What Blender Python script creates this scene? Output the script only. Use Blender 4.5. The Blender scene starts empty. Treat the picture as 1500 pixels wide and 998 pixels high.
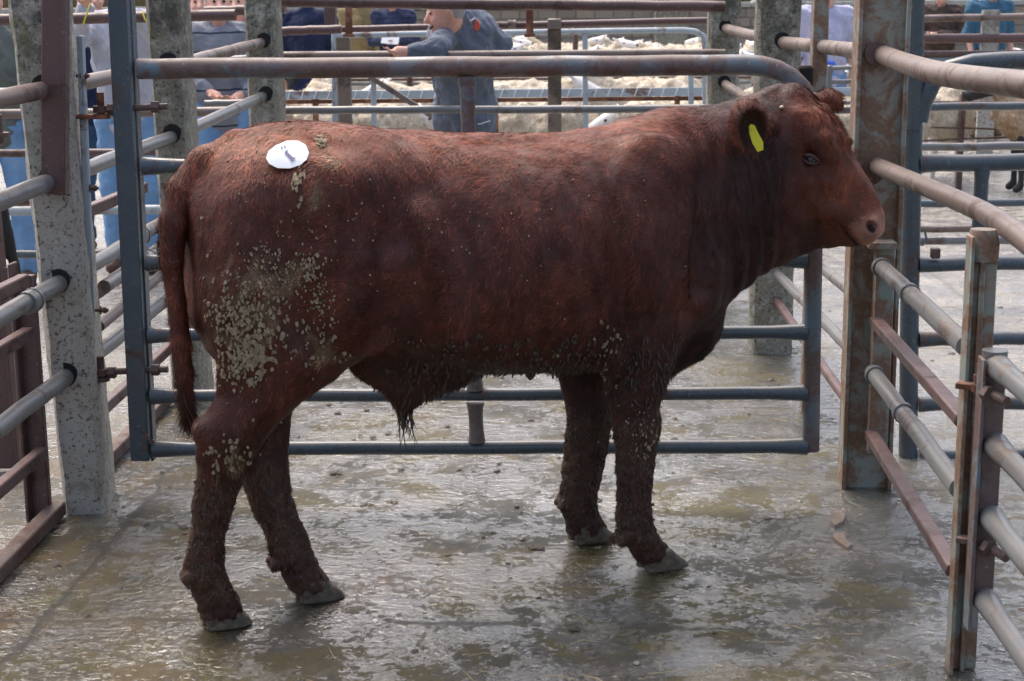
import bpy, math, random
import numpy as np
from mathutils import Vector, Matrix, Euler
random.seed(7); RNG = np.random.default_rng(11)
PI = math.pi; rad = math.radians
sc = bpy.context.scene
COL = sc.collection

# ------------------------------------------------------------------ camera
CAM_H = 1.55; FPX = 2360.0
cam_d = bpy.data.cameras.new('camera'); cam = bpy.data.objects.new('camera', cam_d); COL.objects.link(cam)
sc.camera = cam
cam_d.sensor_width = 36.0; cam_d.sensor_fit = 'HORIZONTAL'; cam_d.lens = 36.0*FPX/1500.0
cam_d.clip_start = 0.05; cam_d.clip_end = 500
cam_d.dof.use_dof = True; cam_d.dof.focus_distance = 4.6; cam_d.dof.aperture_fstop = 9.0
RM = Matrix.Rotation(rad(2.67), 3, 'Z') @ Matrix.Rotation(rad(90-11.9), 3, 'X') @ Matrix.Rotation(rad(-0.5), 3, 'Z')
cam.location = (0, 0, CAM_H); cam.rotation_euler = RM.to_euler()

# ------------------------------------------------------------------ world, sun, exposure
SUN_EL = 62; SUN_AZ = 326          # high beyond the yard, veiled by cloud
w = bpy.data.worlds.new('World'); sc.world = w; w.use_nodes = True
wn = w.node_tree; wn.nodes.clear()
sky = wn.nodes.new('ShaderNodeTexSky'); sky.sky_type = 'NISHITA'; sky.sun_disc = False
sky.sun_elevation = rad(SUN_EL); sky.sun_rotation = rad(SUN_AZ); sky.dust_density = 7.0; sky.air_density = 1.0; sky.ozone_density = 1.0
hs = wn.nodes.new('ShaderNodeHueSaturation'); hs.inputs['Saturation'].default_value = 0.95
bg = wn.nodes.new('ShaderNodeBackground'); bg.inputs['Strength'].default_value = 0.15
wo = wn.nodes.new('ShaderNodeOutputWorld')
wn.links.new(sky.outputs[0], hs.inputs['Color']); wn.links.new(hs.outputs[0], bg.inputs['Color']); wn.links.new(bg.outputs[0], wo.inputs[0])
sd = bpy.data.lights.new('sun', 'SUN'); sun = bpy.data.objects.new('sun', sd); COL.objects.link(sun)
sd.energy = 0.5; sd.angle = rad(60); sd.color = (1.0, 0.985, 0.96)
# Nishita: rotation measured from +Y clockwise
az = rad(SUN_AZ); el = rad(SUN_EL)
sdir = Vector((math.sin(az)*math.cos(el), math.cos(az)*math.cos(el), math.sin(el)))
sun.rotation_euler = sdir.to_track_quat('Z', 'Y').to_euler()
sc.view_settings.view_transform = 'Standard'; sc.view_settings.look = 'None'
sc.view_settings.exposure = 1.12; sc.view_settings.gamma = 1.0; sc.view_settings.use_curve_mapping = False

# ------------------------------------------------------------------ survey: photo pixel -> place on a known plane
def _ray(px, py): return RM @ Vector(((px-750)/FPX, -(py-499)/FPX, -1.0))
CO = Vector((0, 0, CAM_H))
def at(px, py, Y):
    d = _ray(px, py); return CO + d*(Y/d.y)
def atx(px, py, X):
    d = _ray(px, py); return CO + d*(X/d.x)
def gr(px, py, z=0.0):
    d = _ray(px, py); return CO + d*((z-CAM_H)/d.z)
def zat(px, py, Y): return at(px, py, Y).z

# ------------------------------------------------------------------ materials
MATS = {}
class NT:
    def __init__(s, name):
        s.m = bpy.data.materials.new(name); s.m.use_nodes = True; s.t = s.m.node_tree; s.t.nodes.clear()
        s.out = s.t.nodes.new('ShaderNodeOutputMaterial'); s.b = s.t.nodes.new('ShaderNodeBsdfPrincipled')
        s.t.links.new(s.b.outputs[0], s.out.inputs[0]); MATS[name] = s.m
    def n(s, typ, **kw):
        nd = s.t.nodes.new('ShaderNode'+typ)
        for k, v in kw.items():
            if k in nd.inputs.keys(): nd.inputs[k].default_value = v
            else: setattr(nd, k, v)
        return nd
    def l(s, a, b): s.t.links.new(a, b)
    def coord(s, rnd=False):
        tc = s.n('TexCoord'); o = tc.outputs['Object']
        if rnd:
            oi = s.n('ObjectInfo'); mu = s.n('VectorMath', operation='SCALE'); cb = s.n('CombineXYZ')
            s.l(oi.outputs['Random'], cb.inputs[0]); s.l(oi.outputs['Random'], cb.inputs[2])
            s.l(cb.outputs[0], mu.inputs[0]); mu.inputs['Scale'].default_value = 37.0
            ad = s.n('VectorMath', operation='ADD'); s.l(o, ad.inputs[0]); s.l(mu.outputs[0], ad.inputs[1]); o = ad.outputs[0]
        return o
    def noise(s, co, scale, detail=4, rough=0.6, dist=0.0):
        nd = s.n('TexNoise', Scale=scale, Detail=detail, Roughness=rough, Distortion=dist); s.l(co, nd.inputs['Vector']); return nd.outputs['Fac']
    def ramp(s, fac, stops, interp='LINEAR'):
        r = s.n('ValToRGB'); r.color_ramp.interpolation = interp; e = r.color_ramp.elements
        while len(e) < len(stops): e.new(0.5)
        for q, (p, c) in zip(e, stops):
            q.position = p; q.color = (c[0], c[1], c[2], 1) if not isinstance(c, (int, float)) else (c, c, c, 1)
        s.l(fac, r.inputs[0]); return r.outputs[0]
    def mix(s, fac, a, b, mode='MIX'):
        m = s.n('Mix', data_type='RGBA', blend_type=mode)
        for i, v in ((0, fac), (6, a), (7, b)):
            if isinstance(v, (tuple, list)): m.inputs[i].default_value = (v[0], v[1], v[2], 1)
            elif isinstance(v, (int, float)): m.inputs[i].default_value = v
            else: s.l(v, m.inputs[i])
        return m.outputs[2]
    def math(s, op, a, b=0.0, c=None, clamp=False):
        m = s.n('Math', operation=op, use_clamp=clamp)
        for i, v in enumerate((a, b) if c is None else (a, b, c)):
            if isinstance(v, (int, float)): m.inputs[i].default_value = v
            else: s.l(v, m.inputs[i])
        return m.outputs[0]
    def bump(s, h, strength=0.5, dist=0.01, nrm=None):
        b = s.n('Bump', Strength=strength, Distance=dist); s.l(h, b.inputs['Height'])
        if nrm is not None: s.l(nrm, b.inputs['Normal'])
        s.l(b.outputs[0], s.b.inputs['Normal']); return b.outputs[0]
    def base(s, c):
        if isinstance(c, tuple): s.b.inputs['Base Color'].default_value = (c[0], c[1], c[2], 1)
        else: s.l(c, s.b.inputs['Base Color'])
    def rough(s, r):
        if isinstance(r, (int, float)): s.b.inputs['Roughness'].default_value = r
        else: s.l(r, s.b.inputs['Roughness'])

def paint_mat(name, paint, paint2, rust, amount=0.5, rgh=0.42, scale=1.0, grime=(0.16, 0.12, 0.095), metal=0.0):
    """old painted steel: two paint tones, rust patches, dried dirt, small chips"""
    n = NT(name); co = n.coord(True)
    tone = n.ramp(n.noise(co, 2.3*scale, 5, 0.65), [(0.35, paint), (0.65, paint2)])
    nr = n.noise(co, 5.0*scale, 8, 0.72, 0.6)
    rm = n.ramp(nr, [(0.62-amount*0.35, 0.0), (0.70-amount*0.35, 1.0)])
    rc = n.ramp(n.noise(co, 40*scale, 4), [(0.3, tuple(x*0.6 for x in rust)), (0.7, rust)])
    c = n.mix(rm, tone, rc)
    # dirt settled on upper faces
    geo = n.n('NewGeometry'); sp = n.n('SeparateXYZ'); n.l(geo.outputs['Normal'], sp.inputs[0])
    up = n.math('MULTIPLY', n.ramp(sp.outputs[2], [(0.35, 0.0), (0.95, 1.0)]), n.ramp(n.noise(co, 9, 5, 0.7), [(0.38, 0.0), (0.62, 0.55)]))
    c = n.mix(up, c, grime)
    ch = n.ramp(n.noise(co, 90, 2), [(0.66, 0.0), (0.72, 1.0)])
    c = n.mix(n.math('MULTIPLY', ch, 0.6), c, (0.30, 0.27, 0.23))
    n.base(c)
    n.rough(n.math('ADD', n.math('MULTIPLY', rm, 0.25), n.math('MULTIPLY_ADD', n.noise(co, 14, 4), 0.2, rgh-0.1), clamp=True))
    n.b.inputs['Metallic'].default_value = metal
    h = n.math('ADD', n.math('MULTIPLY', n.noise(co, 120, 4), 0.4), n.math('MULTIPLY', rm, -0.4))
    n.bump(h, 0.25, 0.002)
    return n.m
BLUE = paint_mat('blue_grey_gate_paint', (0.060, 0.085, 0.105), (0.085, 0.105, 0.12), (0.115, 0.070, 0.055), 0.22, 0.28)
BLUETOP = paint_mat('worn_blue_rail_paint', (0.11, 0.17, 0.21), (0.17, 0.145, 0.135), (0.165, 0.11, 0.095), 0.50, 0.30, grime=(0.22, 0.18, 0.16))
MAUVE = paint_mat('faded_mauve_steel', (0.12, 0.064, 0.062), (0.095, 0.055, 0.05), (0.085, 0.042, 0.032), 0.25, 0.42, grime=(0.19, 0.13, 0.115))
STEELP = paint_mat('rusty_green_post_steel', (0.22, 0.265, 0.235), (0.28, 0.225, 0.175), (0.25, 0.145, 0.09), 0.50, 0.42, 1.9, grime=(0.26, 0.22, 0.185))
RAILB = paint_mat('brown_dirty_pipe', (0.205, 0.155, 0.13), (0.155, 0.115, 0.10), (0.13, 0.08, 0.062), 0.28, 0.42, grime=(0.27, 0.215, 0.18))
GALV = paint_mat('galvanised_dull_pipe', (0.21, 0.22, 0.225), (0.165, 0.16, 0.155), (0.15, 0.105, 0.085), 0.22, 0.33, grime=(0.24, 0.215, 0.19), metal=0.25)
PALEB = paint_mat('pale_blue_galvanised', (0.40, 0.47, 0.50), (0.33, 0.37, 0.39), (0.22, 0.14, 0.11), 0.2, 0.42)
RUST = paint_mat('orange_rust_steel', (0.24, 0.09, 0.045), (0.30, 0.125, 0.06), (0.15, 0.06, 0.035), 0.5, 0.7)
DARKR = paint_mat('dark_rusty_fitting', (0.095, 0.062, 0.052), (0.13, 0.08, 0.065), (0.12, 0.055, 0.04), 0.4, 0.55)
WOODP = paint_mat('old_brown_post', (0.20, 0.155, 0.115), (0.155, 0.12, 0.095), (0.12, 0.09, 0.068), 0.4, 0.8)

def concrete_mat(name, a, b, lich=0.5):
    n = NT(name); co = n.coord(True)
    c = n.ramp(n.noise(co, 3.0, 6, 0.7), [(0.3, a), (0.7, b)])
    pit = n.ramp(n.noise(co, 70, 3, 0.7), [(0.36, (0.10, 0.095, 0.085)), (0.46, (1, 1, 1))])
    c = n.mix(0.85, c, pit, 'MULTIPLY')
    agg = n.ramp(n.noise(co, 110, 2), [(0.6, 0.0), (0.68, 1.0)]); c = n.mix(n.math('MULTIPLY', agg, 0.5), c, (0.5, 0.48, 0.43))
    l1 = n.ramp(n.noise(co, 22, 6, 0.75, 0.5), [(0.60-lich*0.1, 0.0), (0.66-lich*0.1, 1.0)])
    c = n.mix(n.math('MULTIPLY', l1, lich), c, (0.42, 0.41, 0.36))
    # dark algae towards the weathered head of the post, yellow-green on edges
    sp = n.n('SeparateXYZ'); tc = n.n('TexCoord'); n.l(tc.outputs['Object'], sp.inputs[0])
    hi = n.math('MULTIPLY', n.ramp(n.math('MULTIPLY', sp.outputs[2], 0.5), [(0.45, 0.0), (0.75, 1.0)]), n.ramp(n.noise(co, 12, 6, 0.8), [(0.42, 0.0), (0.58, 0.85)]))
    c = n.mix(hi, c, (0.045, 0.043, 0.034))
    gy = n.ramp(n.noise(co, 6.5, 5, 0.7, 1.0), [(0.55, 0.0), (0.70, 0.75)])
    c = n.mix(gy, c, (0.155, 0.145, 0.06))
    n.base(c); n.rough(0.85)
    n.bump(n.math('ADD', n.noise(co, 60, 6, 0.75), n.math('MULTIPLY', n.noise(co, 12, 4), 0.7)), 0.7, 0.006)
    return n.m
CONC = concrete_mat('weathered_concrete', (0.36, 0.335, 0.29), (0.46, 0.435, 0.38), 0.45)
CONC2 = concrete_mat('lichened_concrete', (0.21, 0.19, 0.14), (0.30, 0.28, 0.22), 0.75)

def plain(name, c, r=0.8, nz=0.0, sc_=30, bumpd=0.004, spec=None, c2=None):
    n = NT(name); co = n.coord(True)
    a = c; b = c2 if c2 else tuple(x*(1-nz) for x in c)
    n.base(n.ramp(n.noise(co, sc_, 5, 0.7), [(0.35, b), (0.65, a)])); n.rough(r)
    n.bump(n.noise(co, sc_*1.7, 5, 0.7), 0.5, bumpd)
    if spec is not None: n.b.inputs['Specular IOR Level'].default_value = spec
    return n.m
HOLE = plain('dark_hole', (0.012, 0.011, 0.010), 0.9)

# ------------------------------------------------------------------ mesh builder
class MB:
    def __init__(s): s.v = []; s.f = []; s.fm = []; s.mats = []
    def mi(s, mat):
        if mat is None: return 0
        if mat not in s.mats: s.mats.append(mat)
        return s.mats.index(mat)
    def add(s, vs, fs, mat=None):
        o = len(s.v); s.v += [tuple(v) for v in vs]; k = s.mi(mat)
        for f in fs: s.f.append([i+o for i in f]); s.fm.append(k)
    def tube(s, pts, r, n=12, mat=None, cap=True, squash=None):
        pts = [Vector(p) for p in pts]; m = len(pts)
        rs = r if isinstance(r, (list, tuple)) else [r]*m
        tg = [(pts[min(i+1, m-1)]-pts[max(i-1, 0)]).normalized() for i in range(m)]
        up = Vector((0, 0, 1)) if abs(tg[0].z) < 0.9 else Vector((0, 1, 0))
        vs = []; a = tg[0].cross(up).normalized()
        for i in range(m):
            a = (a - tg[i]*a.dot(tg[i])).normalized(); b = tg[i].cross(a)
            for k in range(n):
                t = 2*PI*k/n; vs.append(pts[i] + (a*math.cos(t)+b*math.sin(t))*rs[i])
        fs = [[i*n+k, i*n+(k+1) % n, (i+1)*n+(k+1) % n, (i+1)*n+k] for i in range(m-1) for k in range(n)]
        if cap: fs += [list(range(n))[::-1], [(m-1)*n+k for k in range(n)]]
        s.add(vs, fs, mat)
    def pipe(s, a, b, r, mat=None, n=14, segs=10, wob=0.0015, flare=0.0):
        """straight rail with the slight waviness of old pipe; optional flattened/flared ends"""
        a = Vector(a); b = Vector(b); pts = []; rs = []
        for i in range(segs+1):
            t = i/segs; p = a.lerp(b, t)
            if 0 < i < segs: p = p + Vector((random.uniform(-1, 1)*wob, random.uniform(-1, 1)*wob, random.uniform(-1, 1)*wob))
            pts.append(p); e = min(t, 1-t)*(b-a).length
            rs.append(r*(1+flare*max(0, 1-e/0.07)))
        s.tube(pts, rs, n, mat)
    def box(s, c, size, rot=None, mat=None, bev=0.0):
        """bevelled box: centre, full size, rot = Matrix 3x3"""
        x, y, z = [q/2 for q in size]; b = min(bev, x*0.9, y*0.9, z*0.9)
        R = rot if rot is not None else Matrix.Identity(3); c = Vector(c)
        if b <= 0:
            vs = [(i, j, k) for i in (-x, x) for j in (-y, y) for k in (-z, z)]
            fs = [[0, 1, 3, 2], [4, 6, 7, 5], [0, 4, 5, 1], [2, 3, 7, 6], [0, 2, 6, 4], [1, 5, 7, 3]]
            s.add([c+R@Vector(v) for v in vs], fs, mat); return
        import itertools
        vs = []; idx = {}
        for sx, sy, sz in itertools.product((-1, 1), repeat=3):
            for ax in range(3):
                p = [sx*(x-b), sy*(y-b), sz*(z-b)]; p[ax] = (sx*x, sy*y, sz*z)[ax]
                idx[(sx, sy, sz, ax)] = len(vs); vs.append(p)
        fs = []
        for ax in range(3):
            o = [i for i in range(3) if i != ax]
            for sg in (-1, 1):
                q = []
                for u, v in ((-1, -1), (1, -1), (1, 1), (-1, 1)):
                    k = [0, 0, 0]; k[ax] = sg; k[o[0]] = u; k[o[1]] = v; q.append(idx[(k[0], k[1], k[2], ax)])
                fs.append(q)
        for ax in range(3):
            o = [i for i in range(3) if i != ax]
            for u in (-1, 1):
                for v in (-1, 1):
                    ks = []
                    for sg, which in ((-1, o[0]), (1, o[0]), (1, o[1]), (-1, o[1])):
                        k = [0, 0, 0]; k[ax] = sg; k[o[0]] = u; k[o[1]] = v; ks.append(idx[(k[0], k[1], k[2], which)])
                    fs.append(ks)
        for sx, sy, sz in itertools.product((-1, 1), repeat=3): fs.append([idx[(sx, sy, sz, a_)] for a_ in range(3)])
        s.add([c+R@Vector(v) for v in vs], fs, mat)
    def bar(s, a, b, wdt, hgt, mat=None, bev=0.003, up=(0, 0, 1)):
        """rectangular bar from a to b: hgt measured along up, wdt across"""
        a = Vector(a); b = Vector(b); d = b-a; L = d.length; d.normalize(); u = Vector(up)
        if abs(d.dot(u)) > 0.98: u = Vector((0, 1, 0))
        x = d.cross(u).normalized(); zz = x.cross(d)
        s.box((a+b)/2, (wdt, L, hgt), Matrix((x, d, zz)).transposed(), mat, bev)
    def cyl(s, c, axis, r, h, n=6, mat=None):
        c = Vector(c); ax = Vector(axis).normalized(); s.tube([c-ax*h/2, c+ax*h/2], r, n, mat)
    def mesh(s, name, mat=None, smooth=True, origin=(0, 0, 0), rotz=0.0):
        me = bpy.data.meshes.new(name)
        o = Vector(origin); R = Matrix.Rotation(-rotz, 3, 'Z')
        me.from_pydata([tuple(R@(Vector(v)-o)) for v in s.v], [], s.f)
        import bmesh
        bm = bmesh.new(); bm.from_mesh(me); bmesh.ops.recalc_face_normals(bm, faces=bm.faces); bm.to_mesh(me); bm.free()
        ms = s.mats if s.mats else [mat]
        for q in ms: me.materials.append(q)
        if s.mats: me.polygons.foreach_set('material_index', s.fm)
        if smooth:
            me.polygons.foreach_set('use_smooth', [True]*len(me.polygons)); me.set_sharp_from_angle(angle=rad(38))
        me.update(); return me

def tag(o, label=None, cat=None, group=None, kind=None):
    if label: o['label'] = label
    if cat: o['category'] = cat
    if group: o['group'] = group
    if kind: o['kind'] = kind
    return o
def thing(name, label, cat, loc=(0, 0, 0), rotz=0.0, group=None):
    o = bpy.data.objects.new(name, None); COL.objects.link(o); o.location = loc; o.rotation_euler = (0, 0, rotz)
    o.empty_display_size = 0.1
    return tag(o, label, cat, group)
def root_of(o):
    while o.parent: o = o.parent
    return o
def part(name, mb, mat, parent, label=None, smooth=True):
    """mesh given in world coordinates, stored relative to the thing it belongs to"""
    r = root_of(parent)
    me = mb.mesh(name, mat, smooth, r.location, r.rotation_euler.z)
    o = bpy.data.objects.new(name, me); COL.objects.link(o); o.parent = parent
    if label: o['label'] = label
    return o
def lone(name, mb, mat, label=None, cat=None, group=None, kind=None, origin=(0, 0, 0), smooth=True):
    me = mb.mesh(name, mat, smooth, origin); o = bpy.data.objects.new(name, me); COL.objects.link(o); o.location = origin
    return tag(o, label, cat, group, kind)
def rawpart(name, me, parent, label=None):
    o = bpy.data.objects.new(name, me); COL.objects.link(o); o.parent = parent
    if label: o['label'] = label
    return o
def copy_tree(o, parent=None):
    c = o.copy(); COL.objects.link(c); c.parent = parent
    for ch in list(o.children): copy_tree(ch, c)
    return c

# ------------------------------------------------------------------ numpy helpers: lattice noise, distance-field sculpting
def _hash(ix, iy, iz, seed):
    h = (ix.astype(np.int64)*374761393 + iy.astype(np.int64)*668265263 + iz.astype(np.int64)*2147483647 + seed*974634777) & 0xffffffff
    h = ((h ^ (h >> 13))*1274126177) & 0xffffffff
    return ((h ^ (h >> 16)) & 0xffff)/65535.0
def vnoise(P, scale, seed=0):
    q = P*scale; i = np.floor(q); f = q-i; f = f*f*(3-2*f); i = i.astype(np.int64); r = 0
    for dx in (0, 1):
        for dy in (0, 1):
            for dz in (0, 1):
                wgt = (f[:, 0] if dx else 1-f[:, 0])*(f[:, 1] if dy else 1-f[:, 1])*(f[:, 2] if dz else 1-f[:, 2])
                r = r+wgt*_hash(i[:, 0]+dx, i[:, 1]+dy, i[:, 2]+dz, seed)
    return r
def sstep(x, a, b):
    t = np.clip((x-a)/(b-a), 0, 1); return t*t*(3-2*t)

class Field:
    def __init__(s, lo, hi, res):
        s.lo = np.array(lo, float); s.res = res; s.n = np.ceil((np.array(hi)-s.lo)/res).astype(int)+1
        s.ax = [s.lo[i]+res*np.arange(s.n[i]) for i in range(3)]; s.D = np.full(s.n, 0.25, np.float32)
    def _blk(s, lo, hi, m):
        sl = []; ax = []
        for i in range(3):
            a = max(0, int((lo[i]-m-s.lo[i])/s.res)); b = min(s.n[i], int((hi[i]+m-s.lo[i])/s.res)+2)
            if b <= a: return None, None
            sl.append(slice(a, b)); ax.append(s.ax[i][a:b])
        return tuple(sl), (ax[0][:, None, None], ax[1][None, :, None], ax[2][None, None, :])
    def put(s, lo, hi, fn, k=0.03, op='add'):
        sl, g = s._blk(lo, hi, k+0.03)
        if sl is None: return
        d = fn(*g).astype(np.float32); A = s.D[sl]
        if op == 'add':
            h = np.clip(0.5+0.5*(A-d)/max(k, 1e-4), 0, 1); s.D[sl] = A*(1-h)+d*h-k*h*(1-h)
        else:
            d = -d; h = np.clip(0.5-0.5*(A-d)/max(k, 1e-4), 0, 1); s.D[sl] = A*(1-h)+d*h+k*h*(1-h)
    def cone(s, a, b, ra, rb, k=0.03, op='add', flat=None):
        """tapered capsule; flat=(axis, factor) stretches the distance across an axis"""
        a = np.array(a, float); b = np.array(b, float); ab = b-a; L2 = max(ab@ab, 1e-9); r = max(ra, rb)
        def fn(x, y, z):
            px, py, pz = x-a[0], y-a[1], z-a[2]
            h = np.clip((px*ab[0]+py*ab[1]+pz*ab[2])/L2, 0, 1)
            qx, qy, qz = px-h*ab[0], py-h*ab[1], pz-h*ab[2]
            if flat:
                if flat[0] == 0: qx = qx/flat[1]
                if flat[0] == 1: qy = qy/flat[1]
                if flat[0] == 2: qz = qz/flat[1]
            return np.sqrt(qx*qx+qy*qy+qz*qz)-(ra+(rb-ra)*h)
        s.put(np.minimum(a, b)-r*1.6, np.maximum(a, b)+r*1.6, fn, k, op)
    def ell(s, c, r, k=0.03, rot=None, op='add'):
        c = np.array(c, float); r = np.array(r, float); R = np.eye(3) if rot is None else np.array(rot, float); m = r.max()
        def fn(x, y, z):
            px, py, pz = x-c[0], y-c[1], z-c[2]
            q = [(px*R[0][i]+py*R[1][i]+pz*R[2][i]) for i in range(3)]     # columns of R are the axes
            k0 = np.sqrt(sum((q[i]/r[i])**2 for i in range(3))); k1 = np.sqrt(sum((q[i]/r[i]**2)**2 for i in range(3)))+1e-9
            return k0*(k0-1)/k1
        s.put(c-m, c+m, fn, k, op)
    def stack(s, ax, rows, k=0.03, p=2.0):
        """loft along axis ax (0 or 2); rows: (t, c1, c2, r1, r2) in the two other axes"""
        T = np.array([q[0] for q in rows]); C = np.array([q[1:] for q in rows], float); o = [i for i in range(3) if i != ax]
        lo = [0, 0, 0]; hi = [0, 0, 0]; lo[ax] = T.min(); hi[ax] = T.max()
        for j in range(2):
            lo[o[j]] = (C[:, j]-C[:, 2+j]).min(); hi[o[j]] = (C[:, j]+C[:, 2+j]).max()
        # smooth (Catmull-like) resampling of the stations
        order = np.argsort(T); T = T[order]; C = C[order]
        tt = np.linspace(T[0], T[-1], 160); CC = np.stack([np.interp(tt, T, C[:, j]) for j in range(4)], 1)
        ker = np.hanning(13); ker /= ker.sum()
        CC = np.stack([np.convolve(np.pad(CC[:, j], 6, 'edge'), ker, 'valid') for j in range(4)], 1)
        def fn(x, y, z):
            g = (x, y, z); t = g[ax]; tc = np.clip(t, T[0], T[-1])
            c1, c2, r1, r2 = [np.interp(tc.ravel(), tt, CC[:, j]).reshape(tc.shape) for j in range(4)]
            e = np.abs((g[o[0]]-c1)/r1)**p+np.abs((g[o[1]]-c2)/r2)**p
            d = (e**(1/p)-1)*np.minimum(r1, r2)
            over = np.maximum(np.maximum(T[0]-t, t-T[-1]), 0)
            return np.where(over > 0, np.sqrt(np.maximum(d, 0)**2+over**2), d)
        s.put(lo, hi, fn, k)
    def mesh_arrays(s):
        D = s.D; S = D < 0
        occ = np.zeros(np.array(D.shape)-1, bool); first = S[:-1, :-1, :-1]
        any_ = np.zeros_like(occ); all_ = np.ones_like(occ)
        offs = [(i, j, k) for i in (0, 1) for j in (0, 1) for k in (0, 1)]
        def sh(A, o): return A[o[0]:A.shape[0]-1+o[0], o[1]:A.shape[1]-1+o[1], o[2]:A.shape[2]-1+o[2]]
        for o in offs: q = sh(S, o); any_ |= q; all_ &= q
        act = any_ & ~all_; I = np.argwhere(act); idx = -np.ones(act.shape, np.int64); idx[act] = np.arange(len(I))
        V = np.zeros((len(I), 3)); Nn = np.zeros(len(I))
        cv = {o: D[I[:, 0]+o[0], I[:, 1]+o[1], I[:, 2]+o[2]].astype(float) for o in offs}
        for a in offs:
            for ax in range(3):
                if a[ax] == 0:
                    b = list(a); b[ax] = 1; b = tuple(b); da, db = cv[a], cv[b]; m = (da < 0) != (db < 0)
                    t = np.where(m, da/(da-db+1e-12), 0)
                    P = np.array(a, float)[None].repeat(len(I), 0); P[:, ax] = t
                    V += P*m[:, None]; Nn += m
        V = (V/Nn[:, None]+I)*s.res+s.lo
        Q = []
        for ax in range(3):
            o = [i for i in range(3) if i != ax]
            a = [slice(1, -1)]*3; a[ax] = slice(0, -1); b = [slice(1, -1)]*3; b[ax] = slice(1, None)
            A = S[tuple(a)]; B = S[tuple(b)]; E = np.argwhere(A != B)
            base = E.copy(); base[:, o[0]] += 1; base[:, o[1]] += 1
            def cell(d0, d1):
                c = base.copy(); c[:, o[0]] -= d0; c[:, o[1]] -= d1; return idx[c[:, 0], c[:, 1], c[:, 2]]
            q = np.stack([cell(1, 1), cell(0, 1), cell(0, 0), cell(1, 0)], 1)
            fl = A[E[:, 0], E[:, 1], E[:, 2]]
            if ax == 1: fl = ~fl
            q[~fl] = q[~fl][:, ::-1]; Q.append(q)
        Q = np.concatenate(Q); Q = Q[(Q >= 0).all(1)]
        return V, Q
def relax(V, Q, it=2, lam=0.5):
    for _ in range(it):
        acc = np.zeros_like(V); n = np.zeros(len(V))
        for i in range(4):
            np.add.at(acc, Q[:, i], V[Q[:, (i+1) % 4]]); np.add.at(n, Q[:, i], 1)
        V = V*(1-lam)+lam*acc/np.maximum(n, 1)[:, None]
    return V
def vnormals(V, Q):
    f = np.cross(V[Q[:, 2]]-V[Q[:, 0]], V[Q[:, 3]]-V[Q[:, 1]]); N = np.zeros_like(V)
    for i in range(4): np.add.at(N, Q[:, i], f)
    return N/(np.linalg.norm(N, axis=1)[:, None]+1e-12)
def np_mesh(name, V, F, mats, colors=None, smooth=True, mi=None):
    me = bpy.data.meshes.new(name); k = F.shape[1]
    me.vertices.add(len(V)); me.vertices.foreach_set('co', np.ascontiguousarray(V, np.float32).ravel())
    me.loops.add(F.size); me.loops.foreach_set('vertex_index', np.ascontiguousarray(F, np.int32).ravel())
    me.polygons.add(len(F)); me.polygons.foreach_set('loop_start', np.arange(0, F.size, k, dtype=np.int32))
    me.polygons.foreach_set('use_smooth', np.full(len(F), smooth))
    for m in (mats if isinstance(mats, list) else [mats]): me.materials.append(m)
    if mi is not None: me.polygons.foreach_set('material_index', mi.astype(np.int32))
    me.update(calc_edges=True)
    if colors is not None:
        at_ = me.color_attributes.new('tint', 'FLOAT_COLOR', 'POINT')
        c = np.ones((len(V), 4), np.float32); c[:, :3] = colors; at_.data.foreach_set('color', c.ravel())
    return me
def blades(P, N, T, L, W, lift, seed=0, curl=0.0, segs=3):
    """hair blades: root P, surface normal N, lie direction T, length L, width W -> verts, quads(last one collapsed)"""
    r = np.random.default_rng(seed); n = len(P)
    T = T-N*np.sum(T*N, 1)[:, None]; T /= np.linalg.norm(T, axis=1)[:, None]+1e-9
    B = np.cross(N, T); vs = []
    bend = r.normal(0, 1, (n, 1))*curl
    for i in range(segs+1):
        t = i/segs; wd = W*(1-t)**0.7*0.5 if i < segs else W*0.02
        c = P+T*(L*t)[:, None]*(1-0.25*t)+N*(lift*L*(t*(1.25-0.75*t)))[:, None]+B*(L[:, None]*bend*t*t)
        vs.append(c-B*wd[:, None]); vs.append(c+B*wd[:, None])
    V = np.stack(vs, 1).reshape(-1, 3); m = 2*(segs+1); o = (np.arange(n)*m)[:, None]
    F = np.concatenate([o+np.array([[2*i, 2*i+1, 2*i+3, 2*i+2]]) for i in range(segs)], 0)
    return V, F, m
# ================================================================== THE BULL
# local frame: x towards the muzzle, y away from the lens side, z up; stands on z = 0
BULL_ROT = rad(26); BULL_POS = (-0.34, 4.17, 0.0)
_cu = np.array([math.cos(BULL_ROT), math.sin(BULL_ROT), 0]); _cv = np.array([-math.sin(BULL_ROT), math.cos(BULL_ROT), 0])
# head frame, turned towards the yard relative to the body
YH = rad(-18)-BULL_ROT; PH = rad(56)
_h = np.array([math.cos(YH), math.sin(YH), 0]); HL = np.array([math.sin(YH), -math.cos(YH), 0]); _z = np.array([0, 0, 1.0])
HA = _h*math.cos(PH)-_z*math.sin(PH); HN = _h*math.sin(PH)+_z*math.cos(PH)
HQ = np.array([1.033, -0.003, 1.305])
HQ = HQ+np.array([0, 0, .004])
def hp(s_, t_, w_=0.0): return HQ+HA*s_+HN*t_+HL*w_
HR = np.stack([HA, HN, HL], 1)

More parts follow.
